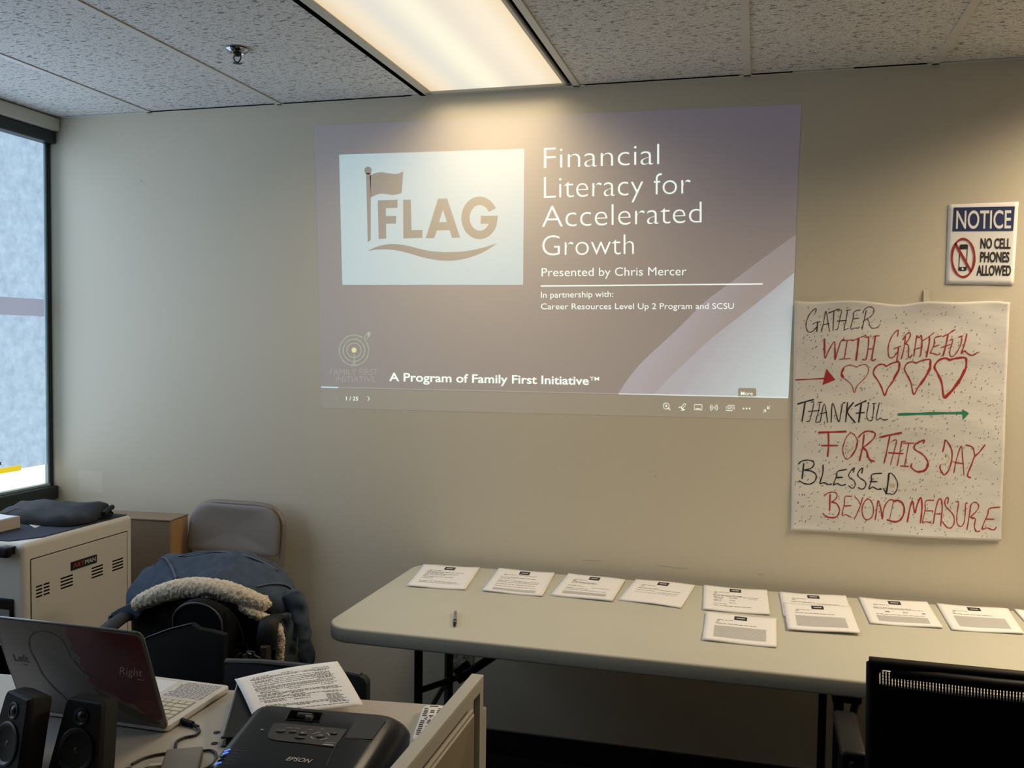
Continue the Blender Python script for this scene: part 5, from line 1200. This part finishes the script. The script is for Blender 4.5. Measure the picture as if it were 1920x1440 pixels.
obj('cover_edge', MB().tube([(-0.001, 0.0, 0.0505), (-0.001, -0.254, 0.0195)], 0.0035, 6), mat('grey_binder_vinyl', (0.06, 0.062, 0.065)), bd)
ag = thing('agenda_sheet', 'printed white agenda page tilted on the black binder behind the projector', 'paper', (2.0, -1.45, 0.795))
cA, cB, cC, cD = Vector((1.824, -1.459, 0.7945)), Vector((2.013, -1.299, 0.8005)), Vector((2.170, -1.490, 0.782)), Vector((1.957, -1.600, 0.7735))
def agp(u, v, up=0.0):
    p = cA.lerp(cB, u).lerp(cD.lerp(cC, u), v)
    p.z += 0.0035 + 0.004*sin(pi*u)*(1 - v) + up + 0.006*sin(pi*v)*0.5 - 0.003*(1 - u)**4*(1 - v)**4
    return p
gbx = MB().grid(agp, 16, 16)
o = obj('paper_sheet', gbx, paper_m, ag, world=True); sm = o.modifiers.new('thickness', 'SOLIDIFY'); sm.thickness = 0.0008; sm.offset = 0
tx = MB(); rn = random.Random(12)
v = 0.10
while v < 0.95:
    for (a, b, pr_) in rn.choice((((0.12, 0.90, 1),), ((0.12, 0.90, 1),), ((0.12, 0.60, .9), (0.62, 0.90, .7)), ((0.15, 0.35, .9), (0.42, 0.58, .7), (0.72, 0.90, .9)), ((0.15, 0.34, .9), (0.72, 0.90, .9)))):
        if rn.random() > pr_: continue
        u = a; e = b - rn.random()*0.06
        while u < e:
            w_ = rn.uniform(0.012, 0.05); w_ = min(w_, e - u + 0.001)
            tx.grid(lambda s_, d_: agp(u + w_*s_, v + 0.009*d_, 0.0008), 2, 1); u += w_ + 0.008
    v += rn.choice((0.019, 0.021, 0.021, 0.034))
obj('printed_text', tx, mat('charcoal_print', (0.11, 0.10, 0.10), rough=0.7), ag, smooth=False, world=True, recalc=False)

rm = thing('remote_control', 'slim white remote control with rows of dark keys behind the projector by the end panel', 'remote', (2.318, -1.461, DZ + 0.0005), radians(12.4))
rmw = mat('white_remote_plastic', (0.82, 0.80, 0.75), rough=0.4)
def rp(s_): return [(x*s_, y*s_) for x, y in rrect(-0.0255, 0.0255, -0.105, 0.088, 0.020, 6)]
obj('remote_shell', MB().loft([[(x, y, 0) for x, y in rp(0.94)], [(x, y, 0.008) for x, y in rp(1.0)], [(x, y, 0.016) for x, y in rp(0.985)], [(x, y, 0.0185) for x, y in rp(0.93)]]), rmw, rm)
kz2 = 0.0186
obj('ir_window', MB().box((0, 0.074, kz2), (0.020, 0.004, 0.001)), blk_pl, rm, smooth=False)
rb = MB(); dark_k = mat('dark_grey_rubber_keys', (0.05, 0.048, 0.045), rough=0.6)
for r in range(15):
    y = 0.060 - r*0.0098
    if r in (5, 6): 
        for a in range(8): rb.box((0.012*cos(a*pi/4), 0.0055 + 0.0075*sin(a*pi/4), kz2), (0.0036, 0.003, 0.0016))
        continue
    for x in ((-0.015, 0, 0.015) if r % 3 else (-0.016, 0.016)): rb.box((x, y, kz2), (0.0095, 0.0042 if r != 2 else 0.006, 0.0016), 0.0004, 1)
obj('keys', rb, dark_k, rm, smooth=False)
obj('blue_key', MB().box((0.004, -0.094, kz2), (0.012, 0.004, 0.0017)), mat('blue_key', (0.03, 0.05, 0.25), rough=0.5), rm, smooth=False)

# ------------------------------------------------------------------ projector
PJ = thing('projector', 'black glossy video projector with white brand lettering and blue status lights on the desk', 'projector', (2.181, -1.757, DZ + 0.0005), radians(6))
PJ.rotation_euler = (radians(8), 0, radians(6))      # front foot let down: the lens end is raised
pj_m = mat('glossy_black_plastic', (0.0055, 0.006, 0.0068), rough=0.20, spec=0.34)
pj_top = mat('satin_black_plastic', (0.011, 0.0115, 0.012), rough=0.45, spec=0.5)
def outl(s_, dl=0, dr=0):
    B = [(-0.177 + dl, 0.130), (-0.06, 0.1295), (0.06, 0.1285), (0.170 - dr, 0.1285), (0.173 - dr, 0.08), (0.169 - dr, 0.0), (0.162 - dr, -0.105), (0.06, -0.112), (-0.05, -0.113), (-0.174 + dl, -0.108), (-0.175 + dl, -0.04), (-0.176 + dl, 0.05)]
    C_ = []
    n = len(B)
    for i in range(n):
        p0, p1, p2 = Vector(B[i-1]), Vector(B[i]), Vector(B[(i+1) % n])
        r = 0.022 if i in (0, 3, 6, 9) else 0.012
        a = p1 + (p0 - p1).normalized()*r; b = p1 + (p2 - p1).normalized()*r
        for k in range(5):
            t = k/4; C_.append(a*(1-t)**2 + p1*2*t*(1-t) + b*t*t)
    c0 = Vector((0.0, 0.01))
    return [c0 + (p - c0)*s_ for p in C_]
def ring(s_, z, dl=0, dr=0): return [(p.x, p.y, z) for p in outl(s_, dl, dr)]
PH = 0.0781
obj('body', MB().loft([ring(0.95, 0.024), ring(0.99, 0.027), ring(1.0, 0.034), ring(1.0, 0.044), ring(0.999, 0.052, 0.002, 0.004), ring(0.996, 0.0595, 0.004, 0.010), ring(0.990, 0.0665, 0.007, 0.018), ring(0.980, 0.0722, 0.011, 0.027), ring(0.968, 0.0757, 0.015, 0.037), ring(0.950, 0.0775, 0.018, 0.045), ring(0.930, PH, 0.020, 0.050), ring(0.5, PH + 0.0003, 0, 0.02)]), pj_m, PJ)
def pobj(name, mb, m, parent, **kw):
    for v in mb.bm.verts: v.co.x, v.co.y = -0.0102 + 1.0142*v.co.x + 0.0928*v.co.y, 0.0362 + 0.7888*v.co.y
    return obj(name, mb, m, parent, **kw)
tz = PH + 0.0009
def flat(pts, z=tz): return [(x, y, z) for x, y in pts]
cp = catmull([Vector(p) for p in [(-0.082, 0.031), (-0.01, 0.030), (0.056, 0.028), (0.063, 0.020), (0.066, -0.044), (0.060, -0.051), (0.0, -0.046), (-0.055, -0.044), (-0.078, -0.030), (-0.088, 0.015)]], 3, True)
cpn = pobj('control_panel', MB().prism([(p.x, p.y, tz - 0.0005) for p in cp], (0, 0, 0.0012)), mat('matte_black_panel', (0.015, 0.0155, 0.016), rough=0.5), PJ)
z2 = tz + 0.0010
def button(c, rx, ry, m=blk_pl, h=0.002): return MB().loft([[(c[0] + rx*k*cos(2*pi*i/20), c[1] + ry*k*sin(2*pi*i/20), z2 + hh) for i in range(20)] for k, hh in ((1, -0.0004), (1, h*0.6), (0.85, h))])
for nm, c, rx, ry in (('menu_button', (-0.0375, -0.0045), 0.008, 0.005), ('source_button', (-0.0150, -0.0085), 0.009, 0.006), ('home_button', (-0.0135, -0.0265), 0.011, 0.0055), ('enter_button', (0.0225, -0.0120), 0.0085, 0.0075), ('escape_button', (0.0440, 0.0035), 0.008, 0.005), ('power_button', (-0.062, -0.004), 0.010, 0.008)):
    pobj(nm, button(c, rx, ry), mat('grey_black_rubber', (0.03, 0.031, 0.032), rough=0.5), cpn)
rg = MB(); wp = mat('white_panel_print', (0.42, 0.43, 0.42), rough=0.5)
for a0 in (20, 110, 200, 290):
    ribbon(rg, [(0.0225 + 0.0175*cos(radians(a0 + 50*k/6)), -0.012 + 0.0165*sin(radians(a0 + 50*k/6))) for k in range(7)], 0.0022, lambda x, y: (x, y, z2 + 0.0004), 1)
for (x, y, w_) in ((-0.050, 0.0125, 0.012), (-0.034, 0.0135, 0.010), (-0.0062, 0.0118, 0.009), (0.0155, 0.0178, 0.006), (0.0440, 0.0085, 0.008), (-0.0150, -0.0010, 0.010), (-0.0375, 0.0020, 0.008)):
    ribbon(rg, [(x - w_/2, y), (x + w_/2, y)], 0.0014, lambda x, y: (x, y, z2 + 0.0024 if False else z2 + 0.0005))
for y, w_ in ((-0.0365, 0.020), (-0.0445, 0.019), (-0.0475, 0.019)): ribbon(rg, [(0.052 - w_/2, y), (0.052 + w_/2, y)], 0.0024 if y < -0.04 else 0.0016, lambda x, y: (x, y, z2 + 0.0005))
rg.face([(x, y, z2 + 0.0024) for x, y in [(-0.0150 + 0.0022*cos(k*pi/6), -0.0085 + 0.0022*sin(k*pi/6)) for k in range(12)]])
ribbon(rg, [(0.0185, -0.010), (0.0265, -0.0105), (0.0265, -0.0135), (0.0195, -0.0138)], 0.0014, lambda x, y: (x, y, z2 + 0.0024), smooth=False)
pobj('panel_print', rg, wp, cpn, smooth=False, recalc=False)
et = MB(); put_text(et, 'EPSON', (-0.0035, -0.1325 + 0.012), (0.0435, -0.1345 + 0.012), (0.002, 0.0150), lambda x, y: (x, y, tz + 0.0003), 0.008)
pobj('brand_lettering', et, mat('silver_lettering', (0.50, 0.50, 0.48), rough=0.35), PJ, smooth=False, recalc=False)
wn = [(-0.082, 0.093), (-0.012, 0.093), (-0.004, 0.052), (-0.074, 0.050)]
sl_ = pobj('lens_slider_window', MB().prism([(x, y, tz - 0.0006) for x, y in wn], (0, 0, 0.0012)), gap_m, PJ, smooth=False)
pobj('window_rim', MB().tube([(x, y, tz + 0.0004) for x, y in wn], 0.0013, 6, True), mat('grey_rim', (0.05, 0.05, 0.05), rough=0.35), PJ)
pobj('focus_ring', MB().cyl((-0.056, 0.070, tz - 0.001), (-0.026, 0.070, tz - 0.001), 0.009, seg=18), mat('ribbed_grey_ring', (0.055, 0.052, 0.047), rough=0.4), sl_)
pobj('zoom_ring', MB().cyl((-0.036, 0.061, tz), (-0.022, 0.061, tz), 0.0075, seg=18), mat('ribbed_silver_ring', (0.13, 0.125, 0.115), rough=0.4), sl_)
pobj('air_filter_grille', MB().prism([(0.062, 0.088, tz - 0.0008), (0.124, 0.084, tz - 0.0008), (0.126, -0.006, tz - 0.0008), (0.072, -0.008, tz - 0.0008)], (0, 0, 0.0014)), mat('fine_grey_grille', (0.035, 0.034, 0.031), rough=0.55, bump=0.8, bscale=900), PJ, smooth=False)
sm_ = MB(); ribbon(sm_, [(0.058, 0.026), (0.0645, -0.03), (0.072, -0.085), (0.079, -0.126)], 0.0013, lambda x, y: (x, y, tz + 0.0002)); ribbon(sm_, [(0.072, -0.0095), (0.10, -0.0105), (0.128, -0.012)], 0.0014, lambda x, y: (x, y, tz + 0.0002))
pobj('cover_seam', sm_, mat('seam_grey', (0.03, 0.03, 0.028), rough=0.5), PJ, smooth=False, recalc=False)
for i, (x, y) in enumerate(((-0.1270, -0.098), (-0.1253, -0.1105), (-0.1235, -0.124), (-0.1215, -0.138), (-0.1196, -0.152))):
    lit = i in (0, 1, 4)
    pobj('status_light', MB().tube([(x - 0.006, y - 0.005, tz - 0.0020), (x + 0.003, y + 0.002, tz - 0.0002)], 0.0015, 6), mat('blue_led', (0.05, 0.08, 0.4), emis=(0.12, 0.25, 1.0), estr=1.2) if lit else mat('unlit_led', (0.03, 0.04, 0.09), rough=0.3), PJ)
    b = MB(); ribbon(b, [(x + 0.012, y + 0.001), (x + 0.012 + (0.022, 0.013, 0.010, 0.011, 0.006)[i], y + 0.001)], 0.0013, lambda a, c: (a, c, tz - 0.0004)); pobj('status_text', b, mat('dim_panel_print', (0.10, 0.10, 0.10), rough=0.5), PJ, smooth=False, recalc=False)
pobj('sensor_dot', MB().lathe([(0.0028, 0), (0.0026, 0.0008), (0.0004, 0.0010)], (-0.101, -0.004, tz - 0.0004)), wp, PJ)
ln = MB().lathe([(0.020, -0.004), (0.022, 0.004), (0.019, 0.006), (0.017, 0.0), (0.008, 0.003), (0.0005, 0.004)], (-0.045, 0.1285, 0.050), axis='Y')
for v in ln.bm.verts: v.co.y = 0.257 - v.co.y
obj('lens', ln, mat('lens_glass', (0.02, 0.02, 0.03), rough=0.05, spec=0.8), PJ)
for x, y, z_ in ((0.0, 0.095, -0.0125), (-0.12, -0.09, 0.0135), (0.12, -0.09, 0.0135)): obj('foot', MB().cyl((x, y, z_), (x, y, 0.028), 0.009), blk_pl, PJ)
